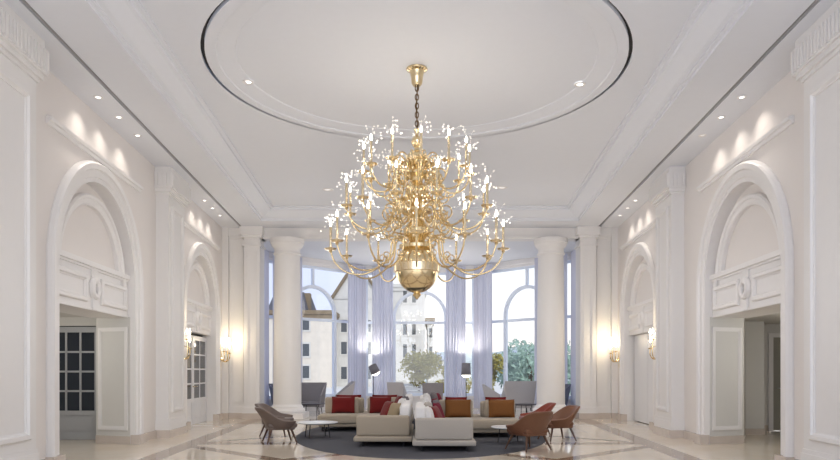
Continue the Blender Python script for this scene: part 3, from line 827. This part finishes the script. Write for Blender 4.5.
# ---------------------------------------------------------------- sofas
def feet(t, xs, ys, h=.10):
    for x in xs:
        for y in ys:
            mb = MB(); mb.lathe([(.02, 0), (.026, h+.01)], 10, c=(x, y, 0)); mb.build('foot', M['black'], t, True)
def end_sofa(x0, x1, y0, y1, backside, m, label, armtop=.60, group='long sofas of the central seating', arm=True):
    """runs along depth; end panel faces the camera; backside = -1 back on low-x side, +1 on high-x side"""
    t = thing('sofa', label, 'sofa', ((x0+x1)/2, (y0+y1)/2, RZ), 0, group)
    w = (x1-x0)/2; l = (y1-y0)/2
    b = MB(); b.rbox(-w-.05, w+.05, -l-.06, l, .10, .20, .03, 4); b.build('base', m, t, True)
    s0 = -l+.2 if arm else -l+.02
    b = MB(); b.rbox(-w+.0, w+.01, s0, l-.01, .20, .40, .05, 4); b.build('seat', m, t, True)
    if arm:
        b = MB(); b.rbox(-w, w, -l, -l+.2, .205, armtop, .045, 4); b.build('end_panel', m, t, True)
    bx0, bx1 = (-w, -w+.2) if backside < 0 else (w-.2, w)
    n = max(1, round((2*l-.22)/1.1)); bl = (2*l-(.22 if arm else .04))/n
    for k in range(n):
        b = MB(); b.rbox(bx0, bx1, s0+.01+bl*k+.01, s0+.01+bl*(k+1)-.01, .38, .80, .06, 4); b.build('backrest', M['white'], t, True)
    feet(t, (-w+.12, w-.12), (-l+.12, l-.12))
    return t
def wing_sofa(x0, x1, y0, facing, backs, m, label, depth=1.0, group='side sofas of the central seating', ht=.80):
    """facing +1: seat front toward the camera (low y); backs = list of (x0,x1) world"""
    cx, cy = (x0+x1)/2, y0+depth/2
    t = thing('sofa', label, 'sofa', (cx, cy, RZ), 0, group)
    w = (x1-x0)/2; d = depth/2; f = facing
    b = MB(); b.rbox(-w+.03, w-.03, -d+.06, d-.04, .10, .19, .03, 3); b.build('base', m, t, True)
    b = MB(); b.rbox(-w, w, -d, d, .18, .40, .055, 4); b.build('seat', m, t, True)
    for a, c_ in backs:
        y_a, y_b = (d-.2, d) if f > 0 else (-d, -d+.2)
        b = MB(); b.rbox(a-cx, c_-cx, y_a, y_b, .38, ht, .06, 4); b.build('backrest', m, t, True)
    feet(t, (-w+.12, w-.12), (-d+.14, d-.14))
    return t
end_sofa(-.09, .97, 12.72, 15.25, -1, M['sofa2'], 'nearest pale sofa right of the aisle with its end panel facing the camera')
end_sofa(-1.23, -.20, 13.5, 16.9, 1, M['sofa'], 'beige sofa left of the aisle with its end panel facing the camera')
wing_sofa(.10, 2.22, 15.35, 1, [(.42, 1.22), (1.50, 2.2)], M['sofa'], 'beige sofa facing the camera with two tan cushions', group=None)
wing_sofa(-2.5, -.35, 17.0, 1, [(-2.42, -1.55), (-1.34, -.55)], M['sofa'], 'beige sofa facing the camera with two red cushions', group=None)
wing_sofa(.30, 2.15, 16.42, -1, [(.42, 1.22), (1.42, 2.15)], M['sofa'], 'beige sofa backing onto the tan-cushioned sofa, facing the windows', ht=.76, group=None)
wing_sofa(-2.35, -.45, 18.05, -1, [(-2.3, -1.45), (-1.28, -.5)], M['sofa'], 'beige sofa backing onto the red-cushioned sofa, facing the windows', ht=.78, group=None)
end_sofa(-.0, 1.0, 17.5, 19.8, -1, M['sofa2'], 'far pale sofa right of the aisle, deep behind the tan cushions', armtop=.60)
end_sofa(-1.25, -.22, 19.15, 21.0, 1, M['sofa2'], 'far pale sofa left of the aisle, deep behind the red cushions', armtop=.60)

def cushion(w, h, t_, loc, tilt, rotz, m, label, group=None, name='cushion', roll=0):
    mb = pillow(w, h, t_)
    mt = Matrix.Rotation(rotz, 4, 'Z') @ Matrix.Rotation(tilt, 4, 'X') @ Matrix.Rotation(roll, 4, 'Y')
    mb.v = [tuple(mt @ Vector(v)) for v in mb.v]
    zmin = min(v[2] for v in mb.v); mb.v = [(x, y, z-zmin) for x, y, z in mb.v]
    o = mb.build(name, m, None, True, loc=loc, ang=70)
    return tag(o, label, 'cushion', group)
SZ = RZ+.402
# tan and red seat-back cushions
cushion(.60, .42, .17, (.87, 16.02, SZ), R(-12), 0, M['brown'], 'large square tan cushion, left of the tan pair', 'tan cushions')
cushion(.60, .42, .17, (1.87, 16.02, SZ), R(-12), 0, M['brown'], 'large square tan cushion, right of the tan pair', 'tan cushions')
cushion(.59, .43, .17, (-1.94, 17.66, SZ), R(-12), 0, M['red'], 'large square red cushion at outer left of red pair', 'red cushions on left sofa')
cushion(.55, .43, .17, (-1.00, 17.66, SZ), R(-12), 0, M['red'], 'large square red cushion on left sofa, nearer the aisle', 'red cushions on left sofa')
# cushions on the window-facing sofas: only their tops show
cushion(.66, .46, .16, (-1.86, 18.36, SZ), R(12), 0, M['red'], 'red cushion top behind the outer left red cushion', 'red cushion tops facing the windows')
cushion(.66, .46, .16, (-.92, 18.36, SZ), R(12), 0, M['red'], 'red cushion top behind the inner red cushion near aisle', 'red cushion tops facing the windows')
cushion(.52, .46, .16, (.86, 16.76, SZ), R(12), 0, M['red'], 'red cushion top showing behind the left tan cushion', 'red cushion tops facing the windows')
cushion(.50, .46, .16, (1.80, 16.76, SZ), R(12), 0, M['red'], 'red cushion top showing behind the right tan cushion', 'red cushion tops facing the windows')
# row on the right long sofa (leaning toward the aisle-side back), facing +x
def side_cushion(sd, x, y, w, h, t_, m, label, tilt=14, rz=0, group=None):
    # leans against a back at -x (sd=-1) or +x (sd=+1); seat faces away from it
    return cushion(w, h, t_, (x, y, SZ), R(-tilt), (R(90)+R(rz)) if sd < 0 else (R(-90)+R(rz)), m, label, group)
side_cushion(-1, .20, 13.25, .42, .40, .20, M['white'], 'nearest plump white cushion on the right aisle sofa', rz=-12, group='cushions along right aisle sofa')
side_cushion(-1, .40, 13.5, .42, .42, .13, M['red'], 'nearest tilted crimson cushion on the right aisle sofa', 24, -20, 'cushions along right aisle sofa')
side_cushion(-1, .24, 14.05, .42, .46, .18, M['sofa2'], 'cream cushion behind the nearest white one on right aisle sofa', rz=-10, group='cushions along right aisle sofa')
side_cushion(-1, .46, 14.35, .40, .44, .13, M['burg'], 'burgundy cushion in middle of the right aisle row', 20, -18, 'cushions along right aisle sofa')
side_cushion(-1, .24, 14.85, .42, .50, .18, M['white'], 'farthest white cushion on near right aisle sofa', rz=-10, group='cushions along right aisle sofa')
side_cushion(-1, .46, 15.05, .40, .47, .14, M['greyc'], 'dark grey cushion ending the right aisle row', 18, -16, 'cushions along right aisle sofa')
side_cushion(-1, .22, 15.85, .42, .50, .18, M['white'], 'white cushion at the aisle end of the tan-cushioned sofa', rz=-10)
side_cushion(-1, .46, 16.05, .40, .46, .14, M['burg'], 'burgundy cushion beside the left tan cushion', 18, -16)
side_cushion(-1, .26, 17.9, .44, .52, .18, M['white'], 'small white cushion on the far right sofa', 14, -12)
side_cushion(-1, .46, 18.2, .42, .54, .16, M['greyc'], 'small taupe grey cushion on the far right sofa', 14, -12)
side_cushion(-1, .56, 18.7, .42, .50, .16, M['burg'], 'small burgundy cushion on the far right sofa', 14, -12)
# left long sofa, facing -x, back toward aisle
side_cushion(1, -.62, 15.1, .44, .40, .16, M['olive'], 'olive cushion tilted beside the near red one, left aisle sofa', 20, 25, 'cushions along left aisle sofa')
side_cushion(1, -.80, 15.45, .46, .44, .15, M['red'], 'tilted red cushion leaning out on left aisle sofa', 26, 30, 'cushions along left aisle sofa')
side_cushion(1, -.48, 15.75, .42, .47, .18, M['white'], 'white cushion in the left aisle row', 14, 14, 'cushions along left aisle sofa')
side_cushion(1, -.44, 16.25, .42, .50, .18, M['greyc'], 'dark grey cushion on left aisle sofa against white back', 14, 12, 'cushions along left aisle sofa')
side_cushion(1, -.60, 16.6, .40, .50, .15, M['red'], 'small red cushion farthest along left aisle sofa', 16, 16, 'cushions along left aisle sofa')

# ---------------------------------------------------------------- low tables
def round_table(x, y, r, h, m, legm, label, z0, group=None, nleg=4):
    t = thing('coffee_table', label, 'table', (x, y, z0), R(20), group)
    MB().lathe([(r-.03, h-.03), (r-.005, h-.022), (r, h-.01), (r-.004, h), (.01, h)], 48).build('tabletop', m, t, True)
    for k in range(nleg):
        a = 2*PI*(k+.5)/nleg
        mb = MB(); mb.tube([(r*.62*cos(a), r*.62*sin(a), h-.02), (r*.72*cos(a), r*.72*sin(a), 0)], .011, 8); mb.build('leg', legm, t, True)
    mb = MB(); mb.tube([(r*.66*cos(2*PI*k/24), r*.66*sin(2*PI*k/24), h-.04) for k in range(24)], .008, 6, closed=True); mb.build('leg_ring', legm, t, True)
round_table(-2.27, 15.5, .45, .34, M['tabletop'], M['black'], 'round white low table before the red-cushioned sofa', RZ)
round_table(1.90, 14.3, .45, .33, M['tabletop'], M['black'], 'round white low table before the tan-cushioned sofa', RZ)
round_table(-3.62, 23.3, .46, .40, M['tabledark'], M['black'], 'dark low table by the left grey high-backed sofa', 0, None)
round_table(3.42, 23.1, .42, .40, M['tabledark'], M['black'], 'dark low table by the right grey high-backed sofa', 0, None)

# ---------------------------------------------------------------- armchairs
def armchair(x, y, face, m, label, z0=0.0, sc=1.0, group=None):
    """faces direction `face` (radians from +x)"""
    t = thing('armchair', label, 'chair', (x, y, z0), face, group)
    t.scale = (sc, sc, sc)
    NT, NV = 36, 9; TM = R(138); vs = []
    def h(th):
        a = abs(th)
        k = min(1, max(0, (a-R(30))/R(62))); k = k*k*(3-2*k)
        return .73-.25*k-.03*max(0, (a-R(92))/R(46))
    def pt(th, v):
        # back at -x
        rim = h(th); z = .29+(rim-.29)*v
        g = .60+.40*(v**.65)
        lean = .14*max(0, cos(th))**2*v*v
        rx, ry = .36, .385
        cx = -cos(th); cy = sin(th); p = 2.6
        q = (abs(cx)**p+abs(cy)**p)**(-1/p)
        return Vector((rx*cx*q*g-lean+.02, ry*cy*q*g, z))
    for i in range(NT+1):
        th = -TM+2*TM*i/NT
        for j in range(NV+1): vs.append(pt(th, j/NV))
    fs = [(i*(NV+1)+j, (i+1)*(NV+1)+j, (i+1)*(NV+1)+j+1, i*(NV+1)+j+1) for i in range(NT) for j in range(NV)]
    mb = MB().add(vs, fs)
    o = mb.build('shell', m, t, True, ang=80)
    md = o.modifiers.new('thick', 'SOLIDIFY'); md.thickness = .045; md.offset = 0
    b2 = o.modifiers.new('bev', 'SUBSURF'); b2.levels = 1; b2.render_levels = 1
    # pan and seat cushion
    b = MB(); b.rbox(-.24, .30, -.25, .25, .27, .33, .025, 3); b.build('seat_pan', m, t, True)
    b = MB(); b.rbox(-.25, .345, -.27, .27, .31, .41, .045, 4); b.build('seat', m, t, True)
    for sx in (-1, 1):
        for sy in (-1, 1):
            a = Vector((.02+sx*.20, sy*.20, .29)); b_ = Vector((.02+sx*.30, sy*.30, 0))
            mb = MB(); mb.tube([a, a*.5+b_*.5, b_], [.026, .021, .013], 10); mb.build('leg', M['wood'], t, True)
    return t
armchair(-2.92, 14.45, R(22), M['taupe'], 'grey-brown armchair at left, nearer of two, on the marble', group='taupe armchairs')
armchair(-3.28, 15.95, R(-8), M['taupe'], 'grey-brown armchair mostly hidden behind the nearer left armchair', group='taupe armchairs')
armchair(2.02, 13.0, R(122), M['cognac'], 'brown armchair nearest the camera on right, seen from behind', .0065)
armchair(2.93, 14.9, R(196), M['cognac'], 'brown armchair at far right facing left')
armchair(2.70, 16.4, R(183), M['rust'], 'rust red armchair behind the two brown ones')

# ---------------------------------------------------------------- high-backed seats by the windows
def highback(x, y, face, w, h, m, label, group='high-backed seats near the windows', d=.62):
    """seat facing local -y rotated by face"""
    t = thing('high_back_sofa', label, 'sofa', (x, y, 0), face, group)
    mb = MB()
    def slab(p0, p1, p2, p3, n):
        a = [Vector(p) for p in (p0, p1, p2, p3)]; b = [q+Vector(n) for q in a]
        mb.add(a+b, [(0, 1, 2, 3), (7, 6, 5, 4), (0, 1, 5, 4), (1, 2, 6, 5), (2, 3, 7, 6), (3, 0, 4, 7)])
    w0, w1 = w*.44, w*.5
    slab((-w0, d/2-.1, .22), (w0, d/2-.1, .22), (w1, d/2+.06, h), (-w1, d/2+.06, h), (0, .06, 0))
    mb.build('back_panel', m, t)
    for sx in (-1, 1):
        mb = MB()
        slab((sx*w0, d/2-.08, .22), (sx*w0, -d/2+.05, .22), (sx*(w0+.02), -d/2+.12, .62), (sx*w1, d/2+.09, h), (sx*.05, 0, 0))
        mb.build('side_panel', m, t)
    b = MB(); b.rbox(-w0+.01, w0-.01, -d/2, d/2-.08, .26, .42, .04, 3); b.build('seat', m, t, True)
    for sx in (-1, 1):
        for sy in (-1, 1):
            mb = MB(); mb.tube([(sx*(w0-.06), sy*(d/2-.1), .27), (sx*(w0-.02), sy*(d/2-.07), 0)], [.018, .012], 8); mb.build('leg', M['black'], t, True)
    return t
highback(-3.90, 24.5, R(-8), 1.0, 1.08, M['grey'], 'wide grey high-backed sofa right beside the left column', None)
highback(3.38, 24.3, R(190), 1.02, 1.14, M['greylt'], 'wide pale grey high-backed sofa near the right column', None)
highback(-2.78, 24.9, R(-75), .66, 1.12, M['greylt'], 'pale high-backed chair beside the wide grey sofa, side on')
highback(-.80, 25.6, R(165), .52, 1.08, M['greylt'], 'pale grey high-backed chair left of the aisle by the middle window')
highback(.46, 25.4, R(180), .66, 1.06, M['grey'], 'grey high-backed chair right of the aisle by the middle window')
highback(-4.60, 23.75, R(60), .60, 1.06, M['bluegrey'], 'blue-grey high-backed chair glimpsed left of the left column')
highback(4.60, 23.8, R(-60), .60, 1.04, M['bluegrey'], 'blue-grey high-backed chair glimpsed right of the right column')
highback(2.72, 25.6, R(80), .50, 1.0, M['greylt'], 'small pale high-backed chair just left of the wide pale sofa')

# ---------------------------------------------------------------- floor lamps
def floor_lamp(x, y, label, drum):
    t = thing('floor_lamp', label, 'lamp', (x, y, 0), 0)
    MB().lathe([(.17, 0), (.17, .02), (.03, .035), (.012, .05)], 24).build('base', M['black'], t, True)
    hz = 1.72 if drum else 1.74
    mb = MB(); mb.tube([(0, 0, .03), (0, 0, 1.78 if drum else 1.52)] if drum else [(0, 0, .03), (0, 0, 1.25), (-.03, 0, 1.62)], .012, 8); mb.build('pole', M['black'], t, True)
    if drum:
        sh = MB().lathe([(.185, 1.33), (.165, 1.80)], 32, cap=False).build('lamp_shade', M['shade'], t, True)
        md = sh.modifiers.new('th', 'SOLIDIFY'); md.thickness = .006
        MB().lathe([(.172, 1.35), (.165, 1.31), (.12, 1.26), (.06, 1.235), (.001, 1.23)], 28, cap=False).build('diffuser', M['shadein'], t, True)
    else:
        rot = Matrix.Translation((.03, 0, 1.55)) @ Matrix.Rotation(R(-24), 4, 'Y') @ Matrix.Rotation(R(14), 4, 'X')
        mb = MB(); mb.lathe([(.185, -.14), (.155, .18)], 32, cap=False, mtx=rot)
        mb.lathe([(.001, .10), (.08, .17), (.12, .24), (.06, .30), (.001, .32)], 24, c=(-.10, 0, .02), mtx=rot, cap=False) if False else None
        sh = mb.build('lamp_shade', M['shade'], t, True)
        md = sh.modifiers.new('th', 'SOLIDIFY'); md.thickness = .006
        MB().lathe([(.175, -.13), (.165, -.17), (.12, -.215), (.06, -.24), (.001, -.245)], 28, cap=False, mtx=rot).build('diffuser', M['shadein'], t, True)
    lamp_spot((x, y+.12, 1.92), 90, 140, .7, (1, .93, .82), .06, (R(180), 0, 0))
    lamp_spot((x, y, 1.10), 12, 110, .6, (1, .93, .82), .05)
floor_lamp(-1.80, 27.05, 'floor lamp with tilted grey shade between the left pair of curtains', False)
floor_lamp(1.78, 27.0, 'floor lamp with upright grey drum shade between the right pair of curtains', True)

# ---------------------------------------------------------------- outside
mb = MB(); mb.quad((-120, 28.3, -.3), (120, 28.3, -.3), (120, 400, -.3), (-120, 400, -.3)); struct('ground', mb, M['ground'])
# slatted planter with olive tree
pl = thing('planter_box', 'white slatted planter box outside the middle window', 'planter', (-.2, 31.5, -.3))
mb = MB()
for k in range(7): mb.box(-1.0, 1.0, -.35, .35, .08+k*.17, .2+k*.17)
mb.build('slats', M['pot'], pl)
mb = MB()
for sx in (-.98, .93):
    for sy in (-.36, .31): mb.box(sx, sx+.06, sy, sy+.06, 0, 1.28)
mb.build('frame', M['pot'], pl)
def tree(name, loc, h, rx, rz, m, label, nl=1400, leaf=.1, seed=1, group=None, trunk=True, blobs=9):
    rd = random.Random(seed)
    t = thing(name, label, 'tree', loc, 0, group)
    mb = MB()
    mb.tube([(0, 0, 0), (.05*rx, 0, h*.4), (-.03*rx, .0, h*.75)], [.07*rz, .05*rz, .02*rz], 8)
    for k in range(6):
        a = rd.uniform(0, 6.28); mb.tube([(0, 0, h*rd.uniform(.25, .5)), (rx*.5*cos(a), rx*.5*sin(a), h*rd.uniform(.6, .85))], [.03*rz, .01*rz], 6)
    mb.build('trunk', M['trunk'], t, True)
    cs = [(Vector((rd.uniform(-.62, .62)*rx, rd.uniform(-.6, .6)*rx, h-rz+rd.uniform(-.65, .6)*rz)), rd.uniform(.28, .5)) for _ in range(blobs)]
    mb = MB()
    for k in range(nl):
        c_, q = rd.choice(cs); d = Vector((rd.gauss(0, 1), rd.gauss(0, 1), rd.gauss(0, 1))); d.normalize(); d *= rd.uniform(.3, 1)**.5*q
        p = c_+Vector((d.x*rx, d.y*rx, d.z*rz*1.1))
        u = Vector((rd.gauss(0, 1), rd.gauss(0, 1), rd.gauss(0, 1))).normalized(); v = u.orthogonal().normalized()
        s = leaf*rd.uniform(.6, 1.4)
        mb.quad(p-u*s, p+v*s*.4, p+u*s, p-v*s*.4)
    mb.build('foliage', m, t)
tree('olive_tree', (-.05, 31.5, .6), 1.9, 1.30, .90, M['leaf'], 'yellow-green leafy tree standing in the white planter outside', 2200, .085, 2, blobs=18)
tree('garden_tree', (1.7, 36, -.3), 2.4, 1.0, 1.0, M['leaf'], 'low olive-green tree right of the planter outside', 1100, .11, 5, blobs=7)
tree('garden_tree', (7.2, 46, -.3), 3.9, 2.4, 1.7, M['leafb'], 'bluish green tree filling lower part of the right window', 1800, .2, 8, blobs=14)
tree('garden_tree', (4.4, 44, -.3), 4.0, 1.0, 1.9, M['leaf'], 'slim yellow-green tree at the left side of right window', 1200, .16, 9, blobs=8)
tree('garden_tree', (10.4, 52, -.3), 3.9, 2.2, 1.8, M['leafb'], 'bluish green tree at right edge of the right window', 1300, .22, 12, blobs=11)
# hill
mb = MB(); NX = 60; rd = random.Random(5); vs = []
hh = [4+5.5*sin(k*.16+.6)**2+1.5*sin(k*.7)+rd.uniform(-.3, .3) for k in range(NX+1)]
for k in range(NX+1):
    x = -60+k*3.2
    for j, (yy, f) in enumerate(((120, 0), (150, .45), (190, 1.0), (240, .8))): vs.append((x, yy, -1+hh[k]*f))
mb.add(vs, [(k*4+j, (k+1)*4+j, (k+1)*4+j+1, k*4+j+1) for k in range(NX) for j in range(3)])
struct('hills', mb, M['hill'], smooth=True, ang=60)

def building(name, label, x0, x1, y, z1, m, wins, ww, wh, cornice=True, depth=12, quoin=False, extra=None):
    t = thing(name, label, 'building', ((x0+x1)/2, y, -.3)); cx = (x0+x1)/2; zo = -.3
    mb = MB(); mb.box(x0-cx, x1-cx, 0, depth, 0, z1-zo); mb.build('wall', m, t)
    if cornice:
        mb = MB(); mb.box(x0-cx-.3, x1-cx+.3, -.35, depth, z1-zo-.45, z1-zo); mb.box(x0-cx-.15, x1-cx+.15, -.2, depth, z1-zo-.9, z1-zo-.45); mb.build('cornice', M['cornice'] if cornice == 1 else m, t)
    for (wx, wz) in wins:
        mb = MB(); a = wx-cx; z = wz-zo
        mb.box(a-ww/2-.18, a+ww/2+.18, -.10, .0, z-wh/2-.18, z-wh/2); mb.box(a-ww/2-.18, a+ww/2+.18, -.10, 0, z+wh/2, z+wh/2+.22)
        mb.box(a-ww/2-.18, a-ww/2, -.08, 0, z-wh/2, z+wh/2); mb.box(a+ww/2, a+ww/2+.18, -.08, 0, z-wh/2, z+wh/2)
        f = mb.build('window', M['stone2'], t)
        mb = MB(); mb.box(a-ww/2, a+ww/2, -.03, .0, z-wh/2, z+wh/2); mb.build('pane', M['pane'], f)
    if extra: extra(t, cx, zo)
    return t
def px(x, y, Z): return ((x-420)/700*Z, CZ+(372-y)/700*Z)
def win_px(xs, ys, Z): return [(px(x, 0, Z)[0], px(0, y, Z)[1]) for x in xs for y in ys]
def roofA(t, cx, zo):
    mb = MB(); z0 = 8.5-zo
    a, b = -17.5-cx, -13.0-cx
    mb.add([(a, 0, z0), (b, 0, z0), (b, 10, z0), (a, 10, z0), (a+.5, 2, z0+2.3), (b-.6, 2, z0+2.3), (b-.6, 8, z0+2.3), (a+.5, 8, z0+2.3)], [(0, 1, 5, 4), (1, 2, 6, 5), (2, 3, 7, 6), (3, 0, 4, 7), (4, 5, 6, 7)])
    mb.build('roof', M['slated'], t)
    mb = MB(); mb.box(-13.6-cx, -12.9-cx, 2, 3.2, z0, z0+2.2); mb.build('chimney', M['cornice'], t)
building('stone_building', 'pale stone house with brown cornice and slate roof, left window', -19, -10.1, 80, 8.5, M['stone'], win_px((280, 306), (324, 350, 372), 80), .75, 1.4, True, depth=5.5, extra=roofA)
def roofB(t, cx, zo):
    Z = 86; mb = MB()
    ax, az = px(333, 299, Z); bx_, bz = px(356, 264, Z); c_x, c_z = px(382, 299, Z)
    mb.add([(ax-cx, -.1, az-zo), (c_x-cx, -.1, az-zo), (bx_-cx, -.1, bz-zo), (ax-cx, 12, az-zo), (c_x-cx, 12, az-zo), (bx_-cx, 12, bz-zo)], [(0, 1, 2), (3, 5, 4)])
    mb.build('gable', M['stone2'], t)
    mb = MB()
    mb.tube([(ax-cx-.3, -.3, az-zo-.2), (bx_-cx, -.3, bz-zo+.3)], .22, 6); mb.tube([(bx_-cx, -.3, bz-zo+.3), (c_x-cx+.3, -.3, az-zo-.2)], .22, 6)
    mb.build('gable_coping', M['cornice'], t)
    mb = MB(); mb.quad((ax-cx, -.2, az-zo), (bx_-cx, -.2, bz-zo+.1), (bx_-cx, 12, bz-zo+.1), (ax-cx, 12, az-zo)); mb.quad((c_x-cx, -.2, az-zo), (bx_-cx, -.2, bz-zo+.1), (bx_-cx, 12, bz-zo+.1), (c_x-cx, 12, az-zo))
    mb.build('roof', M['slate'], t)
building('stone_building', 'white gabled stone house seen right of the left arched window', px(333, 0, 86)[0], px(382, 0, 86)[0], 86, px(0, 299, 86)[1], M['stone2'], win_px((344, 368), (326, 348, 373), 86), .7, 1.5, False, extra=roofB)
building('stone_tower', 'tall white stone block with paired dark windows, middle window', px(393, 0, 92)[0], px(425, 0, 92)[0], 92, px(0, 284, 92)[1], M['stone2'], win_px((405, 414), (296, 328, 351), 92), .5, 1.75, 2)
building('stone_building', 'low stone wing with brown cornice right of the white block', px(427.5, 0, 96)[0], px(433, 0, 96)[0], 96, px(0, 318, 96)[1], M['stone2'], win_px((430.5,), (333, 352), 96), .4, 1.3, 1)
def roofH(t, cx, zo):
    pass
def house(x0, x1, ytop, yroof, Z, label, xs, ys):
    X0, X1 = px(x0, 0, Z)[0], px(x1, 0, Z)[0]; z1 = px(0, ytop, Z)[1]; zr = px(0, yroof, Z)[1]
    def rf(t, cx, zo):
        mb = MB(); a, b = X0-cx-.3, X1-cx+.3; q = (b-a)*.22
        mb.add([(a, -.3, z1-zo), (b, -.3, z1-zo), (b, 8, z1-zo), (a, 8, z1-zo), (a+q, 4, zr-zo), (b-q, 4, zr-zo)], [(0, 1, 5, 4), (1, 2, 5), (2, 3, 4, 5), (3, 0, 4)])
        mb.build('roof', M['slate'], t)
    building('house', label, X0, X1, Z, z1, M['stone2'], win_px(xs, ys, Z), .55, 1.0, False, 8, extra=rf)
house(430, 444, 360, 352, 110, 'small pale house with slate roof far beyond the tree', (434, 440), (366,))
house(446.5, 459, 366, 358, 98, 'small pale house lower down beside the curtain', (450,), (371,))
house(512, 524, 356, 350, 150, 'tiny pale house on the hillside in the right window', (515, 520), (360,))

# ---------------------------------------------------------------- world, lights, camera
w = bpy.data.worlds.new('sky'); bpy.context.scene.world = w; w.use_nodes = True
nt = w.node_tree; bg = nt.nodes['Background']
tc = nt.nodes.new('ShaderNodeTexCoord'); sp = nt.nodes.new('ShaderNodeSeparateXYZ'); nt.links.new(tc.outputs['Generated'], sp.inputs[0])
rp = nt.nodes.new('ShaderNodeValToRGB'); nt.links.new(sp.outputs['Z'], rp.inputs[0])
e = rp.color_ramp.elements
e[0].position = 0.0; e[0].color = (.95, .83, .74, 1); e[1].position = .45; e[1].color = (.74, .85, 1, 1)
x = e.new(.07); x.color = (1, .965, .94, 1); x = e.new(.16); x.color = (.93, .965, 1, 1)
r2 = nt.nodes.new('ShaderNodeMapRange'); nt.links.new(sp.outputs['X'], r2.inputs[0]); r2.inputs[1].default_value = -.02; r2.inputs[2].default_value = -.13
mixs = nt.nodes.new('ShaderNodeMix'); mixs.data_type = 'RGBA'; nt.links.new(r2.outputs[0], mixs.inputs[0]); nt.links.new(rp.outputs[0], mixs.inputs[6]); mixs.inputs[7].default_value = (.64, .70, .90, 1)
nt.links.new(mixs.outputs[2], bg.inputs[0]); bg.inputs[1].default_value = 1.15

def area(loc, rot, sx, sy, energy, col):
    l = bpy.data.lights.new('area', 'AREA'); l.shape = 'RECTANGLE'; l.size = sx; l.size_y = sy; l.energy = energy; l.color = col
    o = bpy.data.objects.new('area_lamp', l); C.objects.link(o); o.location = loc; o.rotation_euler = rot; return o
area((0, -1.6, 3.2), (R(90), 0, 0), 9.5, 5.2, 320, (.78, .87, 1.0))  # added cool fill from behind the camera, not a fitting of the hall
for (lx, ly, lz, le) in ((-2.6, 8.5, 2.6, 9), (2.6, 8.5, 2.6, 9), (-2.8, 14, 3.0, 42), (2.8, 14, 3.0, 42), (-3, 19, 3.0, 62), (3, 19, 3.0, 62), (0, 24.6, 4.2, 60)):  # added soft fill lights inside hall and bay, without fittings
    lamp_point((lx, ly, lz), le, (.84, .90, 1) if ly < 9 else (1, .955, .90), .9)
sun = bpy.data.lights.new('sun', 'SUN'); sun.energy = 1.6; sun.angle = R(8); sun.color = (1, .95, .88)
so = bpy.data.objects.new('sun_lamp', sun); C.objects.link(so); so.rotation_euler = (R(52), 0, R(20))

cam = bpy.data.cameras.new('camera'); co = bpy.data.objects.new('camera', cam); C.objects.link(co)
co.location = (0, 0, CZ); co.rotation_euler = (R(90), 0, 0)
cam.sensor_width = 36; cam.lens = 700/840*36; cam.shift_y = 142/840; cam.clip_end = 1000
sc = bpy.context.scene; sc.camera = co
sc.view_settings.view_transform = 'Standard'; sc.view_settings.look = 'None'; sc.view_settings.exposure = 0.2
sc.cycles.use_denoising = True; sc.cycles.max_bounces = 10; sc.cycles.diffuse_bounces = 6; sc.cycles.glossy_bounces = 5; sc.cycles.transparent_max_bounces = 12
sc.cycles.sample_clamp_indirect = 4.0
